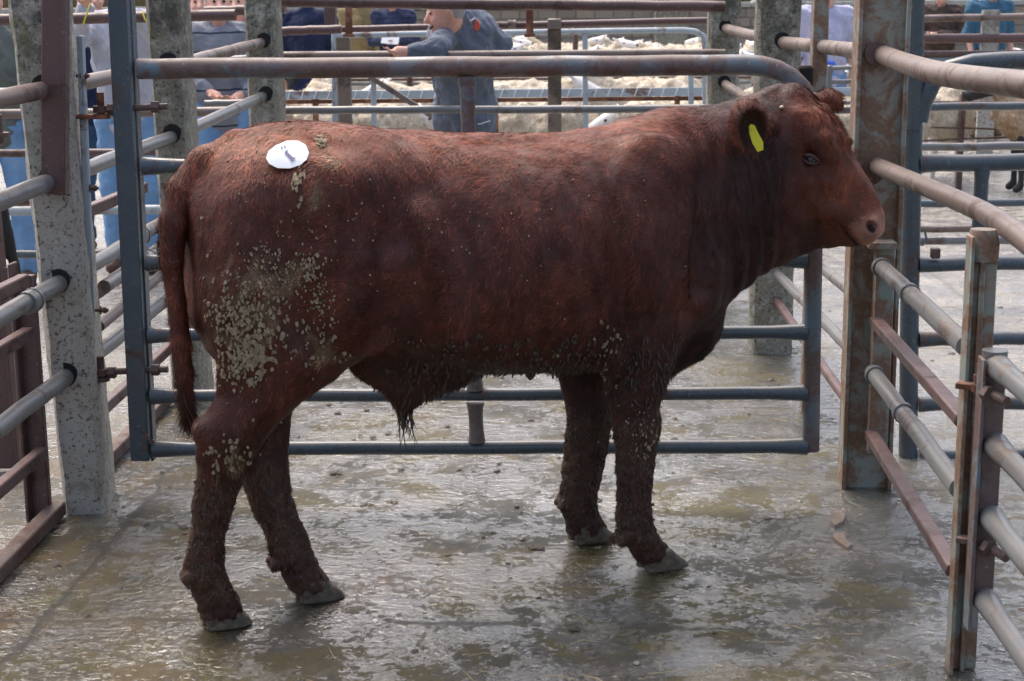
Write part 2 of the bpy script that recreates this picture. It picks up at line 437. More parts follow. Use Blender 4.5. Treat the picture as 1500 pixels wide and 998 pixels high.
def bull_field(res=0.0065):
    F = Field((-0.90, -0.42, -0.01), (1.45, 0.42, 1.40), res)
    # trunk: (x, top, bottom, half width)
    tr = [(-.70, 1.10, .80, .105), (-.67, 1.165, .70, .155), (-.62, 1.215, .64, .195), (-.55, 1.25, .62, .225), (-.45, 1.266, .62, .245), (-.35, 1.264, .70, .25),
          (-.25, 1.247, .680, .252), (-.15, 1.225, .62, .262), (0, 1.205, .59, .28), (.15, 1.196, .58, .285), (.3, 1.200, .565, .275), (.42, 1.213, .56, .25), (.52, 1.235, .56, .225),
          (.60, 1.255, .57, .20), (.68, 1.262, .585, .175), (.76, 1.258, .65, .15), (.83, 1.250, .76, .13), (.90, 1.246, .825, .12), (.97, 1.235, .845, .11), (1.03, 1.215, .87, .09)]
    F.stack(0, [(u, 0.0, (a+b)/2, w_, (a-b)/2) for u, a, b, w_ in tr], 0.01, 2.25)
    for sy, dx in ((-1, 0.0), (1, 0.0)):
        F.ell((-.47, sy*.135, .90), (.215, .118, .29), .05)              # thigh
        F.ell((-.40, sy*.20, 1.10), (.10, .05, .08), .06)               # hook bone
        F.ell((.50, sy*.15, .93), (.145, .085, .27), .05)              # shoulder blade
        F.ell((.60, sy*.13, .80), (.12, .085, .12), .05)               # point of shoulder
        F.ell((.16, sy*.17, .86), (.30, .125, .22), .08)               # barrel
    F.ell((-.05, 0, 1.19), (.3, .06, .02), .04)
    # near hind leg
    F.stack(2, [(.90, -.50, -.135, .18, .10), (.80, -.505, -.135, .175, .10), (.70, -.51, -.135, .165, .092), (.62, -.555, -.132, .122, .075), (.54, -.630, -.13, .096, .06), (.49, -.652, -.13, .086, .054),
                (.44, -.665, -.120, .066, .046), (.39, -.675, -.105, .058, .042), (.32, -.694, -.090, .049, .038), (.25, -.708, -.077, .043, .036), (.19, -.713, -.067, .046, .038), (.14, -.714, -.060, .050, .042),
                (.10, -.697, -.054, .045, .040), (.06, -.680, -.05, .051, .044), (.03, -.674, -.05, .055, .045)], .035)
    # far hind leg
    F.stack(2, [(.90, -.46, .12, .17, .10), (.75, -.46, .11, .155, .09), (.62, -.49, .09, .115, .07), (.52, -.525, .07, .088, .058), (.41, -.525, .05, .066, .046), (.30, -.517, .04, .057, .042),
                (.21, -.486, .035, .049, .038), (.15, -.470, .03, .051, .042), (.10, -.446, .03, .046, .040), (.07, -.430, .03, .048, .042), (.04, -.415, .03, .054, .044), (.03, -.41, .03, .055, .044)], .035)
    # near fore leg
    F.stack(2, [(.85, .53, -.14, .15, .08), (.72, .49, -.14, .135, .08), (.62, .468, -.14, .108, .074), (.55, .463, -.14, .091, .066), (.46, .458, -.14, .070, .055), (.40, .462, -.14, .066, .052), (.36, .464, -.14, .062, .052),
                (.30, .460, -.14, .053, .044), (.22, .457, -.14, .047, .038), (.15, .458, -.14, .050, .040), (.11, .472, -.14, .050, .042), (.07, .505, -.14, .052, .043), (.04, .525, -.14, .058, .046), (.03, .53, -.14, .06, .046)], .035)
    # far fore leg
    F.stack(2, [(.85, .50, .15, .14, .08), (.70, .48, .15, .13, .08), (.58, .465, .15, .105, .072), (.50, .462, .15, .088, .062), (.42, .463, .15, .074, .054), (.36, .462, .15, .072, .052), (.30, .459, .15, .067, .048),
                (.22, .444, .15, .062, .042), (.16, .428, .15, .058, .042), (.12, .424, .15, .058, .043), (.08, .438, .15, .052, .043), (.05, .45, .15, .060, .046), (.03, .455, .15, .064, .046)], .035)
    # points of hock, knees, dew claws, elbow
    F.cone((-.722, -.13, .545), (-.655, -.132, .53), .020, .05, .03); F.cone((-.59, .07, .54), (-.53, .07, .53), .018, .045, .03)
    F.ell((.475, -.15, .42), (.052, .05, .05), .03); F.ell((.475, .15, .38), (.055, .05, .05), .03)
    for x, y, z in ((-.760, -.080, .145), (-.760, -.040, .145), (-.515, .015, .115), (-.515, .05, .115), (.408, -.155, .098), (.408, -.12, .098), (.368, .135, .125), (.368, .165, .125)):
        F.cone((x, y, z), (x+.045, y, z+.02), .013, .018, .015)
    F.ell((.40, -.17, .66), (.06, .05, .07), .05)
    # brisket, dewlap
    F.ell((.70, 0, .66), (.10, .085, .10), .05); F.cone((.68, 0, .60), (.62, 0, .56), .05, .05, .04)
    F.cone((.80, 0, .82), (.95, -.02, .90), .085, .080, .06)
    # sheath and flank fold
    F.ell((-.125, 0, .635), (.175, .085, .080), .06); F.cone((-.08, -.01, .63), (-.150, -.02, .565), .105, .055, .06); F.cone((-.150, -.02, .56), (-.160, -.02, .515), .043, .026, .02)
    F.ell((-.33, -.12, .74), (.07, .06, .06), .06); F.ell((-.33, .12, .74), (.07, .06, .06), .06)
    # neck to head
    F.cone((.72, 0, 1.02), hp(.07, -.145), .20, .112, .06, flat=(1, .8))
    F.cone((.80, 0, 1.15), hp(.04, -.09), .10, .070, .04)
    F.cone((.78, 0, .88), hp(.15, -.18), .12, .07, .06)
    F.cone((.93, 0, .895), hp(.34, -.240), .078, .060, .05); F.cone((.92, 0, .85), hp(.375, -.215), .05, .036, .03); F.cone(hp(.375, -.215), hp(.42, -.135), .034, .030, .03)
    # head loft in its own frame (s, top, bottom, half width)
    hd = [(-.02, -.045, -.20, .075), (.01, -.005, -.25, .092), (.05, .024, -.275, .106), (.09, .040, -.290, .113), (.14, .046, -.300, .116), (.20, .040, -.298, .108), (.26, .027, -.280, .097), (.32, .016, -.250, .087),
          (.37, .012, -.208, .078), (.41, .010, -.160, .073), (.43, .008, -.128, .072), (.450, .000, -.112, .066), (.468, -.015, -.094, .054)]
    T = np.array([q[0] for q in hd]); C = np.array([q[1:] for q in hd])
    tt = np.linspace(T[0], T[-1], 120); CC = np.stack([np.interp(tt, T, C[:, j]) for j in range(3)], 1); ker = np.hanning(11); ker /= ker.sum()
    CC = np.stack([np.convolve(np.pad(CC[:, j], 5, 'edge'), ker, 'valid') for j in range(3)], 1)
    def headfn(x, y, z):
        px, py, pz = x-HQ[0], y-HQ[1], z-HQ[2]
        s_ = px*HA[0]+py*HA[1]+pz*HA[2]; t_ = px*HN[0]+py*HN[1]+pz*HN[2]; w_ = px*HL[0]+py*HL[1]+pz*HL[2]
        sc_ = np.clip(s_, T[0], T[-1]); a, b, wd = [np.interp(sc_.ravel(), tt, CC[:, j]).reshape(sc_.shape) for j in range(3)]
        c = (a+b)/2; ht = (a-b)/2
        # narrower towards the jaw line
        wd = wd*(1-.42*np.clip((c-t_)/ht, 0, 1))
        e = np.abs((t_-c)/ht)**2.6+np.abs(w_/wd)**2.6; d = (e**(1/2.6)-1)*np.minimum(ht, wd); ov = np.maximum(np.maximum(T[0]-s_, s_-T[-1]), 0)
        return np.where(ov > 0, np.sqrt(np.maximum(d, 0)**2+ov**2)-.004, d)
    F.put(HQ-np.array([.15, .25, .62]), HQ+np.array([.48, .3, .15]), headfn, .035)
    for sg in (1, -1):
        F.ell(hp(.150, -.008, sg*.090), (.085, .030, .024), .035, HR)      # brow
        F.cone(hp(.200, -.100, sg*.092), hp(.330, -.118, sg*.070), .020, .012, .02)     # cheek bone
        F.ell(hp(.14, -.17, sg*.078), (.12, .09, .042), .04, HR)         # jaw muscle
        F.ell(hp(.200, -.052, sg*.108), (.026, .016, .020), .012, HR, 'sub')  # eye socket
        F.ell(hp(.436, -.030, sg*.042), (.040, .036, .030), .018, HR)     # nostril wing
        F.ell(hp(.450, -.020, sg*.062), (.020, .0125, .022), .006, HR, 'sub')
    F.ell(hp(.30, .008, 0), (.15, .018, .034), .03, HR)                   # nasal bridge
    F.ell(hp(.035, -.015, 0), (.045, .03, .055), .02, HR)                    # poll
    F.ell(hp(.460, -.048, 0), (.030, .044, .052), .02, HR)                # muzzle pad
    F.ell(hp(.432, -.108, 0), (.034, .018, .038), .02, HR)                # lower lip
    for sg in (1, -1):                                                    # mouth line
        F.cone(hp(.486, -.088, sg*.02), hp(.400, -.090, sg*.070), .008, .007, .004, 'sub')
    F.cone(hp(.488, -.085, -.03), hp(.488, -.085, .03), .008, .008, .004, 'sub')
    # ears: near one turned with its cup to the lens, far one just showing
    E0 = hp(.055, -.105, .10)                                             # base
    ec = w2l(at(1099, 187, 4.315)); ec = np.array(ec)
    vd = w2l(at(1099, 187, 4.315), True)                                   # unit vector towards the lens
    vd = vd+np.array([.30, -.0, -.10]); vd /= np.linalg.norm(vd)
    upv = np.array([-.20, .0, .98]); upv = upv-vd*(upv@vd); upv /= np.linalg.norm(upv); sd_ = np.cross(upv, vd)
    ER = np.stack([upv, sd_, vd], 1)
    global EARF; EARF = (ec, upv, sd_, vd)
    F.cone(E0, ec-upv*.005-vd*.026, .036, .030, .012)
    F.ell(ec+upv*.008, (.066, .052, .038), .008, ER); F.ell(ec-upv*.030-sd_*.010, (.052, .034, .034), .016, ER)
    F.ell(ec+vd*.034-upv*.006+sd_*.004, (.052, .040, .050), .010, ER, 'sub'); F.ell(ec+vd*.034-upv*.045-sd_*.004, (.034, .024, .042), .016, ER, 'sub')
    F.cone(hp(.06, -.02, -.10), hp(.080, .030, -.150), .035, .030, .02, flat=(0, .8)); F.cone(hp(.080, .030, -.150), hp(.090, .040, -.185), .028, .012, .02)
    # tail: from the tail head over the rump and straight down
    tl = [(-.46, -.0, 1.225), (-.57, -.0, 1.212), (-.655, -.005, 1.175), (-.712, -.01, 1.11), (-.738, -.015, 1.04), (-.745, -.02, .94), (-.742, -.025, .84), (-.738, -.03, .74), (-.732, -.03, .66), (-.728, -.03, .60)]
    rr = [.030, .032, .034, .034, .032, .028, .025, .022, .020, .016]
    for i in range(len(tl)-1): F.cone(tl[i], tl[i+1], rr[i], rr[i+1], .010 if i > 2 else .018)
    # folds: neck wrinkles, elbow crease, flank hollow, groove between thigh and tail
    for x in (.72, .79):
        F.cone((x+.03, -.185, 1.12), (x-.01, -.185, .90), .010, .010, .05, 'sub')
    F.cone((.33, -.300, 1.02), (.365, -.270, .62), .022, .030, .05, 'sub'); F.cone((.66, -.215, 1.10), (.62, -.205, .80), .018, .02, .05, 'sub')
    F.ell((-.29, -.205, .84), (.09, .045, .13), .06); F.cone((-.20, -.30, .98), (-.27, -.26, .74), .014, .02, .05, 'sub'); F.cone((-.60, -.26, 1.05), (-.50, -.275, .78), .012, .014, .06, 'sub')
    F.ell((-.24, -.285, 1.06), (.11, .05, .09), .05, None, 'sub'); F.ell((-.24, .285, 1.06), (.11, .05, .09), .05, None, 'sub')
    F.cone((-.17, -.235, 1.04), (-.09, -.265, .74), .018, .020, .07)      # last rib / flank ridge
    return F, (ec, upv, sd_, vd), tl

def w2l(p, direction=False):
    p = np.array(p)-np.array(BULL_POS)
    if direction:
        d = np.array([0, 0, CAM_H])-np.array(BULL_POS)-p; d /= np.linalg.norm(d); return np.array([d@_cu, d@_cv, d[2]])
    return np.array([p@_cu, p@_cv, p[2]])

def region(P):
    """smooth masks used for coat colour and hair"""
    x, z = P[:, 0], P[:, 2]
    d = P-HQ; s_ = d@HA; t_ = d@HN; w_ = d@HL
    head = sstep(s_, -.02, .10)*sstep(x, .90, 1.02)*sstep(z, .80, .84)
    leg = 1-sstep(z, .45, .64); shank = 1-sstep(z, .34, .50)
    tail = (1-sstep(x, -.735, -.69))*sstep(z, .60, .70)
    return dict(head=head, leg=leg, shank=shank, tail=tail, s=s_, t=t_, w=w_)
def ear_masks(P):
    ec, u_, s_, v_ = EARF; q = P-ec; a, b, c = q@u_, q@s_, q@v_; r_ = np.sqrt((a/.078)**2+(b/.055)**2)
    m = (1-sstep(r_, 1.05, 1.25))*sstep(c, -.045, -.03); inn = m*(1-sstep(r_, .62, .80)); o = u_*a[:, None]+s_*b[:, None]; return m, inn, o/(np.linalg.norm(o, axis=1)[:, None]+1e-6)-v_*.35
def lerp3(a, b, m): return a*(1-m[:, None])+np.array(b)*m[:, None]
def coat_colour(P):
    R = region(P); x, y, z = P[:, 0], P[:, 1], P[:, 2]
    n1 = vnoise(P, 7, 3); n2 = vnoise(P, 19, 5); n3 = vnoise(P*np.array([1, 1, .35]), 60, 9)
    c = np.tile(np.array([.080, .0255, .0195]), (len(P), 1))
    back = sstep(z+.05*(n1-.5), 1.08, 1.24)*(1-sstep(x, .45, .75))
    c = lerp3(c, (.200, .068, .037), back*.9)  # redder back, with its top highlight also put into the colour
    c = lerp3(c, (.115, .037, .024), sstep(n1, .5, .8)*.6)
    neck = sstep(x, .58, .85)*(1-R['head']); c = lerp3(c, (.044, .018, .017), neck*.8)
    low = (1-sstep(z+.10*(n1-.5), .60, .80))*sstep(x, -.35, -.2); c = lerp3(c, (.034, .017, .014), low*.8)  # belly shade put into the coat colour
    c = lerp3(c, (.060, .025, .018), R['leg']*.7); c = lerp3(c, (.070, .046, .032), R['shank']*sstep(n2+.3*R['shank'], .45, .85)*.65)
    c = lerp3(c, (.105, .035, .022), R['tail']*.55)
    hd = R['head']; c = lerp3(c, (.085, .027, .021), hd)
    fr = hd*sstep(R['t'], -.03, .02); c = lerp3(c, (.165, .058, .034), fr*.85)
    face = hd*sstep(R['s'], .20, .33); c = lerp3(c, (.155, .055, .031), face*.75)
    chk = hd*(1-sstep(R['t'], -.19, -.11)); c = lerp3(c, (.032, .015, .014), chk*.85)
    muz = hd*sstep(R['s'], .405, .440)*sstep(R['t'], -.080, -.060); c = lerp3(c, (.46, .27, .235), muz*.9)
    em, ei, _ = ear_masks(P); c = lerp3(c, (.135, .048, .034), em*.85); c = lerp3(c, (.040, .018, .015), ei*.85)  # brown ear: lit rim and shaded cup put into the colour
    ml = hd*sstep(R['s'], .405, .425)*(1-sstep(np.abs(R['t']+.088+.05*(R['s']-.45)), .003, .007)); c = lerp3(c, (.014, .008, .008), ml)
    for sg in (1, -1): c = lerp3(c, (.016, .008, .008), hd*(1-sstep(np.linalg.norm((P-hp(.450, -.022, sg*.058))@HR/np.array([.020, .0115, .022]), axis=1), .75, 1.0)))  # shade of the nostril hollow painted in, to look deeper
    e = np.sqrt(((R['s']-.20)/.032)**2+((R['t']+.055)/.020)**2); ring = hd*(1-sstep(e, .8, 1.5)); c = lerp3(c, (.15, .055, .036), ring*.6)
    gs = lambda u0, z0, su, sz: np.exp(-((x-u0)/su)**2-((z-z0)/sz)**2)*(y < .02)
    ms = gs(-.620, .770, .075, .12)*1.05+gs(-.55, .93, .10, .06)*.7+gs(-.50, .86, .05, .10)*.5+gs(-.44, 1.10, .025, .05)*.8+gs(-.39, 1.19, .03, .03)*.7+gs(-.66, .47, .07, .06)*.7+gs(.49, .42, .07, .07)*.6+gs(-.42, .72, .10, .05)*.7
    ms = sstep(ms*.75+(vnoise(P, 34, 81)-.5)*.75+(vnoise(P, 90, 82)-.5)*.45, .42, .66); c = lerp3(c, (.21, .165, .115), ms*.65)
    drk = sstep(x, .50, .64)*(1-sstep(x, .86, .98))*(1-hd)*(1-sstep(z, 1.10, 1.22)); c = c*(1-.35*drk[:, None])  # extra shade on lower neck and shoulder, put into the colour for contrast
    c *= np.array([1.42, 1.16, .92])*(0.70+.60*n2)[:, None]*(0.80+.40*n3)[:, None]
    return c
def coat_flow(P):
    """direction the hair lies in"""
    R = region(P); n = len(P)
    T = np.tile(np.array([-.75, 0, -.62]), (n, 1))
    def bl(v, m):
        nonlocal T; v = np.array(v, float); v /= np.linalg.norm(v); T = T*(1-m[:, None])+v*m[:, None]
    x, z = P[:, 0], P[:, 2]
    bl((-1, 0, -.12), sstep(z, 1.12, 1.24)*.8); bl((-.15, 0, -1), (1-sstep(z, .55, .85))*.9)
    bl((-.42, 0, -.9), sstep(x, .45, .7)*.8); bl((-.25, 0, -.97), (1-sstep(x, -.55, -.4))*.6)
    bl(-HA+np.array([0, 0, .1]), R['head']*.9); bl((-.1, 0, -1), R['tail'])
    top = R['head']*sstep(R['t'], -.02, .04)*(1-sstep(R['s'], .16, .28)); bl(HA*.9+HN*.2+HL*.35, top*.95)
    em, ei, od = ear_masks(P); T = T*(1-em[:, None])+od*em[:, None]
    # swirls
    a = (vnoise(P, 5, 21)-.5)*1.6+(vnoise(P, 14, 22)-.5)*1.3+(vnoise(P, 45, 23)-.5)*1.2
    return T, a
def coat_len(P):
    R = region(P); x, z = P[:, 0], P[:, 2]
    L = .022+.011*vnoise(P, 9, 31); L += .012*(1-sstep(z, .60, .72))*(1-R['leg'])*sstep(x, -.3, 0)
    L = L*(1-.45*R['shank']); L = L*(1-R['head'])+R['head']*.019
    top = R['head']*sstep(R['t'], -.01, .03)*(1-sstep(R['s'], .2, .3)); L += top*.017
    mz = R['head']*sstep(R['s'], .40, .45); L *= (1-.75*mz); L += .008*R['tail']
    em, ei, _ = ear_masks(P); L = L*(1-em)+(.017+.014*vnoise(P, 60, 71))*em
    L += .012*sstep(x, .45, .6)*(1-sstep(x, .66, .85))*sstep(z, 1.18, 1.23)
    return L

def sample_surface(V, Q, n, seed=0, wfun=None):
    r = np.random.default_rng(seed); a, b, c, d = [V[Q[:, i]] for i in range(4)]
    ar = np.linalg.norm(np.cross(c-a, d-b), axis=1)*.5
    if wfun is not None: ar = ar*wfun((a+b+c+d)/4)
    k = r.choice(len(Q), n, p=ar/ar.sum()); u = r.random((n, 1)); v = r.random((n, 1))
    P = (a[k]*(1-u)+b[k]*u)*(1-v)+(d[k]*(1-u)+c[k]*u)*v
    return P, k

# materials of the animal
def hair_mat(name, rough=.55, spec=.35):
    n = NT(name); a = n.n('Attribute', attribute_name='tint'); n.base(a.outputs['Color']); n.rough(rough); n.b.inputs['Specular IOR Level'].default_value = spec
    n.b.inputs['Sheen Weight'].default_value = .02; n.b.inputs['Sheen Roughness'].default_value = .4
    return n.m
HAIR = hair_mat('coat_hair', .52, .30)
def hide_mat():
    n = NT('hide'); a = n.n('Attribute', attribute_name='tint'); co = n.coord()
    n.base(a.outputs['Color']); n.rough(.6); n.b.inputs['Specular IOR Level'].default_value = .4
    n.bump(n.noise(co, 160, 5, .7), .5, .004); return n.m
HIDE = hide_mat()
MUD = plain('dried_mud', (.40, .31, .20), .9, .0, 70, .004, c2=(.19, .14, .085))
DMUD = plain('dark_wet_mud', (.060, .045, .033), .6, .0, 60, .006, c2=(.10, .078, .052))
HORN = plain('muddy_hoof_horn', (.15, .118, .080), .5, 0, 30, .005, c2=(.07, .052, .036))
BUD = plain('horn_bud', (.36, .29, .22), .6)
nm = NT('wet_eye'); nm.base((.010, .009, .012)); nm.rough(.06); nm.b.inputs['Coat Weight'].default_value = 1.0; EYE = nm.m
nm = NT('yellow_tag_plastic'); nm.base((.60, .54, .015)); nm.rough(.4); TAGM = nm.m
nm = NT('white_sticker_paper'); nm.base((.80, .82, .84)); nm.rough(.6); PAPER = nm.m
nm = NT('printed_ink'); nm.base((.13, .12, .22)); nm.rough(.6); INK = nm.m

def build_bull():
    F, (ec, upv, sd_, vd), tl = bull_field()
    V, Q = F.mesh_arrays(); V = relax(V, Q, 2, .5); N = vnormals(V, Q)
    # fine sculpting: muscle and loose-skin ripples
    hm = region(V)['head']; near = sstep(np.abs(V[:, 1]), .12, .20)
    def ridge(u0, z0, u1, z1, wd, amp):
        d_ = np.array([u1-u0, z1-z0]); Ld = np.linalg.norm(d_); d_ /= Ld; a_ = (V[:, 0]-u0)*d_[0]+(V[:, 2]-z0)*d_[1]; b_ = (V[:, 0]-u0)*-d_[1]+(V[:, 2]-z0)*d_[0]
        return amp*np.exp(-(b_/wd)**2)*sstep(a_, -.05, .06)*(1-sstep(a_, Ld-.06, Ld+.05))*near
    rel = ridge(.34, 1.06, .38, .64, .028, -.016)+ridge(.41, 1.10, .46, .70, .045, .010)+ridge(-.27, 1.02, -.31, .72, .030, -.015)+ridge(-.20, 1.08, -.10, .72, .030, .010)+ridge(-.55, 1.06, -.47, .72, .035, -.010)+ridge(-.40, 1.02, -.36, .78, .05, .010)+ridge(.64, 1.12, .57, .72, .030, -.014)+ridge(.50, .74, .62, .72, .03, -.010)
    for q_ in range(5): rel = rel+ridge(-.06+q_*.075, 1.02, .0+q_*.072, .74, .018, .0045)
    rel = rel+hm*((vnoise(V, 20, 61)-.5)*.007+(vnoise(V, 48, 62)-.5)*.004); V = V+N*rel[:, None]; N = vnormals(V, Q)
    V = V+N*(((vnoise(V, 11, 41)-.5)*.010+(vnoise(V*np.array([1, 1, .45]), 26, 42)-.5)*.006)*(1-.75*hm))[:, None]
    nk = sstep(V[:, 0], .56, .68)*(1-sstep(V[:, 0], .92, 1.0))*(1-hm)*sstep(V[:, 2], .70, .80)*(1-sstep(V[:, 2], 1.12, 1.21)); wv = np.sin((V[:, 0]+.25*(V[:, 2]-1.0)+.03*vnoise(V, 6, 44))*2*PI/.062); V = V+N*(wv*.0042*nk)[:, None]
    hf = hm*sstep(region(V)['t'], -.05, .02)*(1-sstep(region(V)['s'], .22, .32)); V = V+N*((vnoise(V, 38, 45)-.5)*.014*hf)[:, None]
    low = (1-sstep(V[:, 2], .30, .46)); V = V+N*((vnoise(V, 75, 43)-.35)*.009*low)[:, None]
    N = vnormals(V, Q)
    root = thing('bull', 'dark red bull standing on wet concrete with muddy thighs and a white rump sticker', 'bull', BULL_POS, BULL_ROT)
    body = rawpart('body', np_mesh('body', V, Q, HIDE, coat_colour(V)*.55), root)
    # ---- coat
    def dens(c):
        R = region(c); d = np.ones(len(c)); d *= np.where(R['s'] > .43, np.where(R['head'] > .5, .04, 1), 1)*(1-.35*ear_masks(c)[1]); d *= 1+1.0*R['head']
        d *= np.where(c[:, 1] > .12, .45, 1.0); return d
    n = 230000
    P, k = sample_surface(V, Q, n, 5, dens)
    FN = np.cross(V[Q[k, 2]]-V[Q[k, 0]], V[Q[k, 3]]-V[Q[k, 1]]); FN /= np.linalg.norm(FN, axis=1)[:, None]+1e-9
    # keep hair off the eyes, nostrils and the sticker
    keep = np.ones(n, bool)
    for sg in (1, -1):
        keep &= np.linalg.norm(P-hp(.200, -.055, sg*.095), axis=1) > .023; keep &= np.linalg.norm(P-hp(.450, -.020, sg*.062), axis=1) > .02
    P, FN = P[keep], FN[keep]; n = len(P)
    T, a = coat_flow(P); L = coat_len(P)*RNG.uniform(.6, 1.25, n); R = region(P)
    # hair clumping: neighbours lean together
    T = T-FN*np.sum(T*FN, 1)[:, None]; T /= np.linalg.norm(T, axis=1)[:, None]+1e-9; B = np.cross(FN, T)
    a = a*(1-.4*R['head'])+RNG.normal(0, .16, n); T = T*np.cos(a)[:, None]+B*np.sin(a)[:, None]
    W = (.0016+.0008*RNG.random(n))*(1-.35*R['head'])
    lift = .09+.14*RNG.random(n)+.26*(vnoise(P, 34, 51)-.5)+.16*R['shank']
    lift = lift+.12*R['head']*sstep(R['t'], -.02, .03)*(1-sstep(R['s'], .2, .3)); Vh, Fh, m = blades(P-FN*.001, FN, T, L, W, lift, 6, .32)
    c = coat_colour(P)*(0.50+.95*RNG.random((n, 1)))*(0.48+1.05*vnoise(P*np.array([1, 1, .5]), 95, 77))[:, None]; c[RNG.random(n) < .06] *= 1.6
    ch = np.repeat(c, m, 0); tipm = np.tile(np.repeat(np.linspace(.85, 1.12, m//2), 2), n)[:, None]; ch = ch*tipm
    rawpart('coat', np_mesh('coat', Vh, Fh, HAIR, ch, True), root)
    # ---- tail switch: long hair hanging from the tail
    TL = np.array(tl); pr = []; 
    for i in range(7000):
        t = RNG.random()**.6*5.2+3.6; j = int(min(t, 8)); f = min(t-j, 1); c0 = TL[j]*(1-f)+TL[min(j+1, 9)]*f; an = RNG.random()*2*PI
        pr.append((c0, np.array([math.cos(an), math.sin(an), 0]), t))
    P2 = np.array([q[0]+q[1]*.016 for q in pr]); N2 = np.array([q[1] for q in pr]); tt = np.array([q[2] for q in pr])
    T2 = np.tile(np.array([.02, 0, -1.0]), (len(pr), 1))+RNG.normal(0, .05, (len(pr), 3)); L2 = (.05+.10*sstep(tt, 5.5, 8.6))*RNG.uniform(.6, 1.2, len(pr))
    Vt, Ft, m2 = blades(P2, N2, T2, L2, np.full(len(pr), .0024), .10-.22*sstep(tt, 6, 9), 8, .12, 4)
    ct = np.tile(np.array([.085, .031, .021]), (len(pr), 1))*(0.5+RNG.random((len(pr), 1))*.9)
    rawpart('tail_hair', np_mesh('tail_hair', Vt, Ft, HAIR, np.repeat(ct, m2, 0)), root)
    # ---- sheath hair, lank and wet
    mb = MB()
    for i in range(34):
        x0 = -.160+random.uniform(-.022, .022); y0 = -.02+random.uniform(-.02, .02); L = random.uniform(.03, .085) if i > 5 else random.uniform(.09, .125); sx = random.uniform(-.25, .32)
        pts = [(x0+sx*L*t*t, y0+random.uniform(-.003, .003), .508-L*t+random.uniform(-.003, .003)) for t in (0, .25, .5, .75, 1)]
        mb.tube(pts, [.0028, .0022, .0018, .0012, .0006], 4)
    lk = mb.mesh('sheath_hair', DMUD); o = rawpart('sheath_hair', lk, root)
    # ---- hooves
    for (x, y, yaw, tilt, ln) in ((-.664, -.05, 0, 0, .060), (-.395, .03, .1, 0, .062), (.545, -.14, 0, 0, .068), (.470, .15, 0, 0, .066)):
        HF = Field((-.11, -.075, -.012), (.12, .075, .11), .005)
        for sg in (-1, 1):
            rows = [(-.0, .006, sg*.024, .075, .026), (.02, .0, sg*.023, .068, .026), (.045, -.014, sg*.022, .055, .026), (.07, -.026, sg*.02, .045, .026)]
            HF.stack(2, rows, .006, 2.3)
        HF.cone((.09, 0, -.0), (-.0, 0, .05), .004, .003, .004, 'sub', )
        hv, hq = HF.mesh_arrays(); hv[:, 2] = np.maximum(hv[:, 2], -.0015); hv[:, 2] += .002
        nn = vnormals(hv, hq); hv = hv+nn*((vnoise(hv, 120, 3)-.5)*.004)[:, None]
        hv = hv*np.array([ln/.073, .95, .85]); hv = hv+np.array([x, y, 0])
        rawpart('hoof', np_mesh('hoof', hv, hq, HORN), root)
    # ---- eyes
    for sg in (1, -1):
        ev = MB(); c = hp(.200, -.053, sg*.0925)
        import bmesh
        bm = bmesh.new(); bmesh.ops.create_uvsphere(bm, u_segments=20, v_segments=14, radius=.0195)
        for v in bm.verts: v.co = Vector(c)+v.co
        me = bpy.data.meshes.new('eye'); bm.to_mesh(me); bm.free(); me.materials.append(EYE)
        for p in me.polygons: p.use_smooth = True
        eo = rawpart('eye', me, root)
        # lids: two fleshy rims
        E1 = HA*math.cos(rad(38))+HN*math.sin(rad(38)); E2 = -HA*math.sin(rad(38))+HN*math.cos(rad(38)); ez = hp(.200, -.054, sg*.1085)
        lm = MB()
        for up in (1, -1):
            pts = []
            for i in range(9):
                t = -1+2*i/8; pts.append(ez+E1*.025*t+E2*(up*.0100*(1-t*t)+(.002 if up > 0 else 0))-HL*sg*.009*t*t)
            lm.tube(pts, [.003]+[.0070 if up > 0 else .0042]*7+[.003], 8)
        rawpart('eyelid', lm.mesh('eyelid', plain('eyelid_skin' if sg > 0 else 'eyelid_skin_far', (.085, .033, .026), .5, .4)), root)
    # horn bud
    bm_ = MB(); cbud = hp(.035, -.045, .098); bm_.tube([cbud-HL*.01, cbud+HL*.004, cbud+HL*.010], [.007, .006, .002], 10)
    rawpart('horn_bud', bm_.mesh('horn_bud', BUD), root)
    # ---- ear tag: moulded plate with its stud, printed strokes
    tg = MB(); c0 = ec+vd*.020
    outline = [(-.000, .040), (.010, .034), (.016, .010), (.026, -.022), (.021, -.045), (.002, -.047), (-.008, -.018), (-.011, .012), (-.008, .034)]
    sv = np.array(sd_); R2 = lambda a_, b_, c_: c0+sv*(a_*-.85-.002)+upv*(b_*.85-.022)+vd*(c_+.004-b_*.15)
    # widen direction so that the plate hangs down and out of the cup
    s1 = -1
    fr = [R2(s1*a_, b_, .003) for a_, b_ in outline]; bk = [R2(s1*a_, b_, 0) for a_, b_ in outline]; m = len(outline)
    tg.add(fr+bk, [list(range(m)), list(range(2*m-1, m-1, -1))]+[[i, (i+1) % m, m+(i+1) % m, m+i] for i in range(m)])
    tg.cyl(R2(0, .030, .005), vd, .006, .006, 12)
    tago = rawpart('ear_tag', tg.mesh('ear_tag', TAGM, False), root, 'yellow ear tag hanging in the near ear')
    # ---- white oval sticker on the rump, following the hide
    cs = w2l(at(420, 231, 4.0))[[0, 2]]; cx, cz = -.455, 1.155
    pxs = [(389, 236), (393, 226), (404, 218), (420, 212), (436, 212), (447, 217), (452, 227), (449, 236), (440, 244), (424, 250), (406, 250), (394, 244)]
    from mathutils.bvhtree import BVHTree
    bvh = BVHTree.FromPolygons([tuple(v) for v in V], [tuple(int(i) for i in q) for q in Q])
    cl = w2l((0, 0, CAM_H))
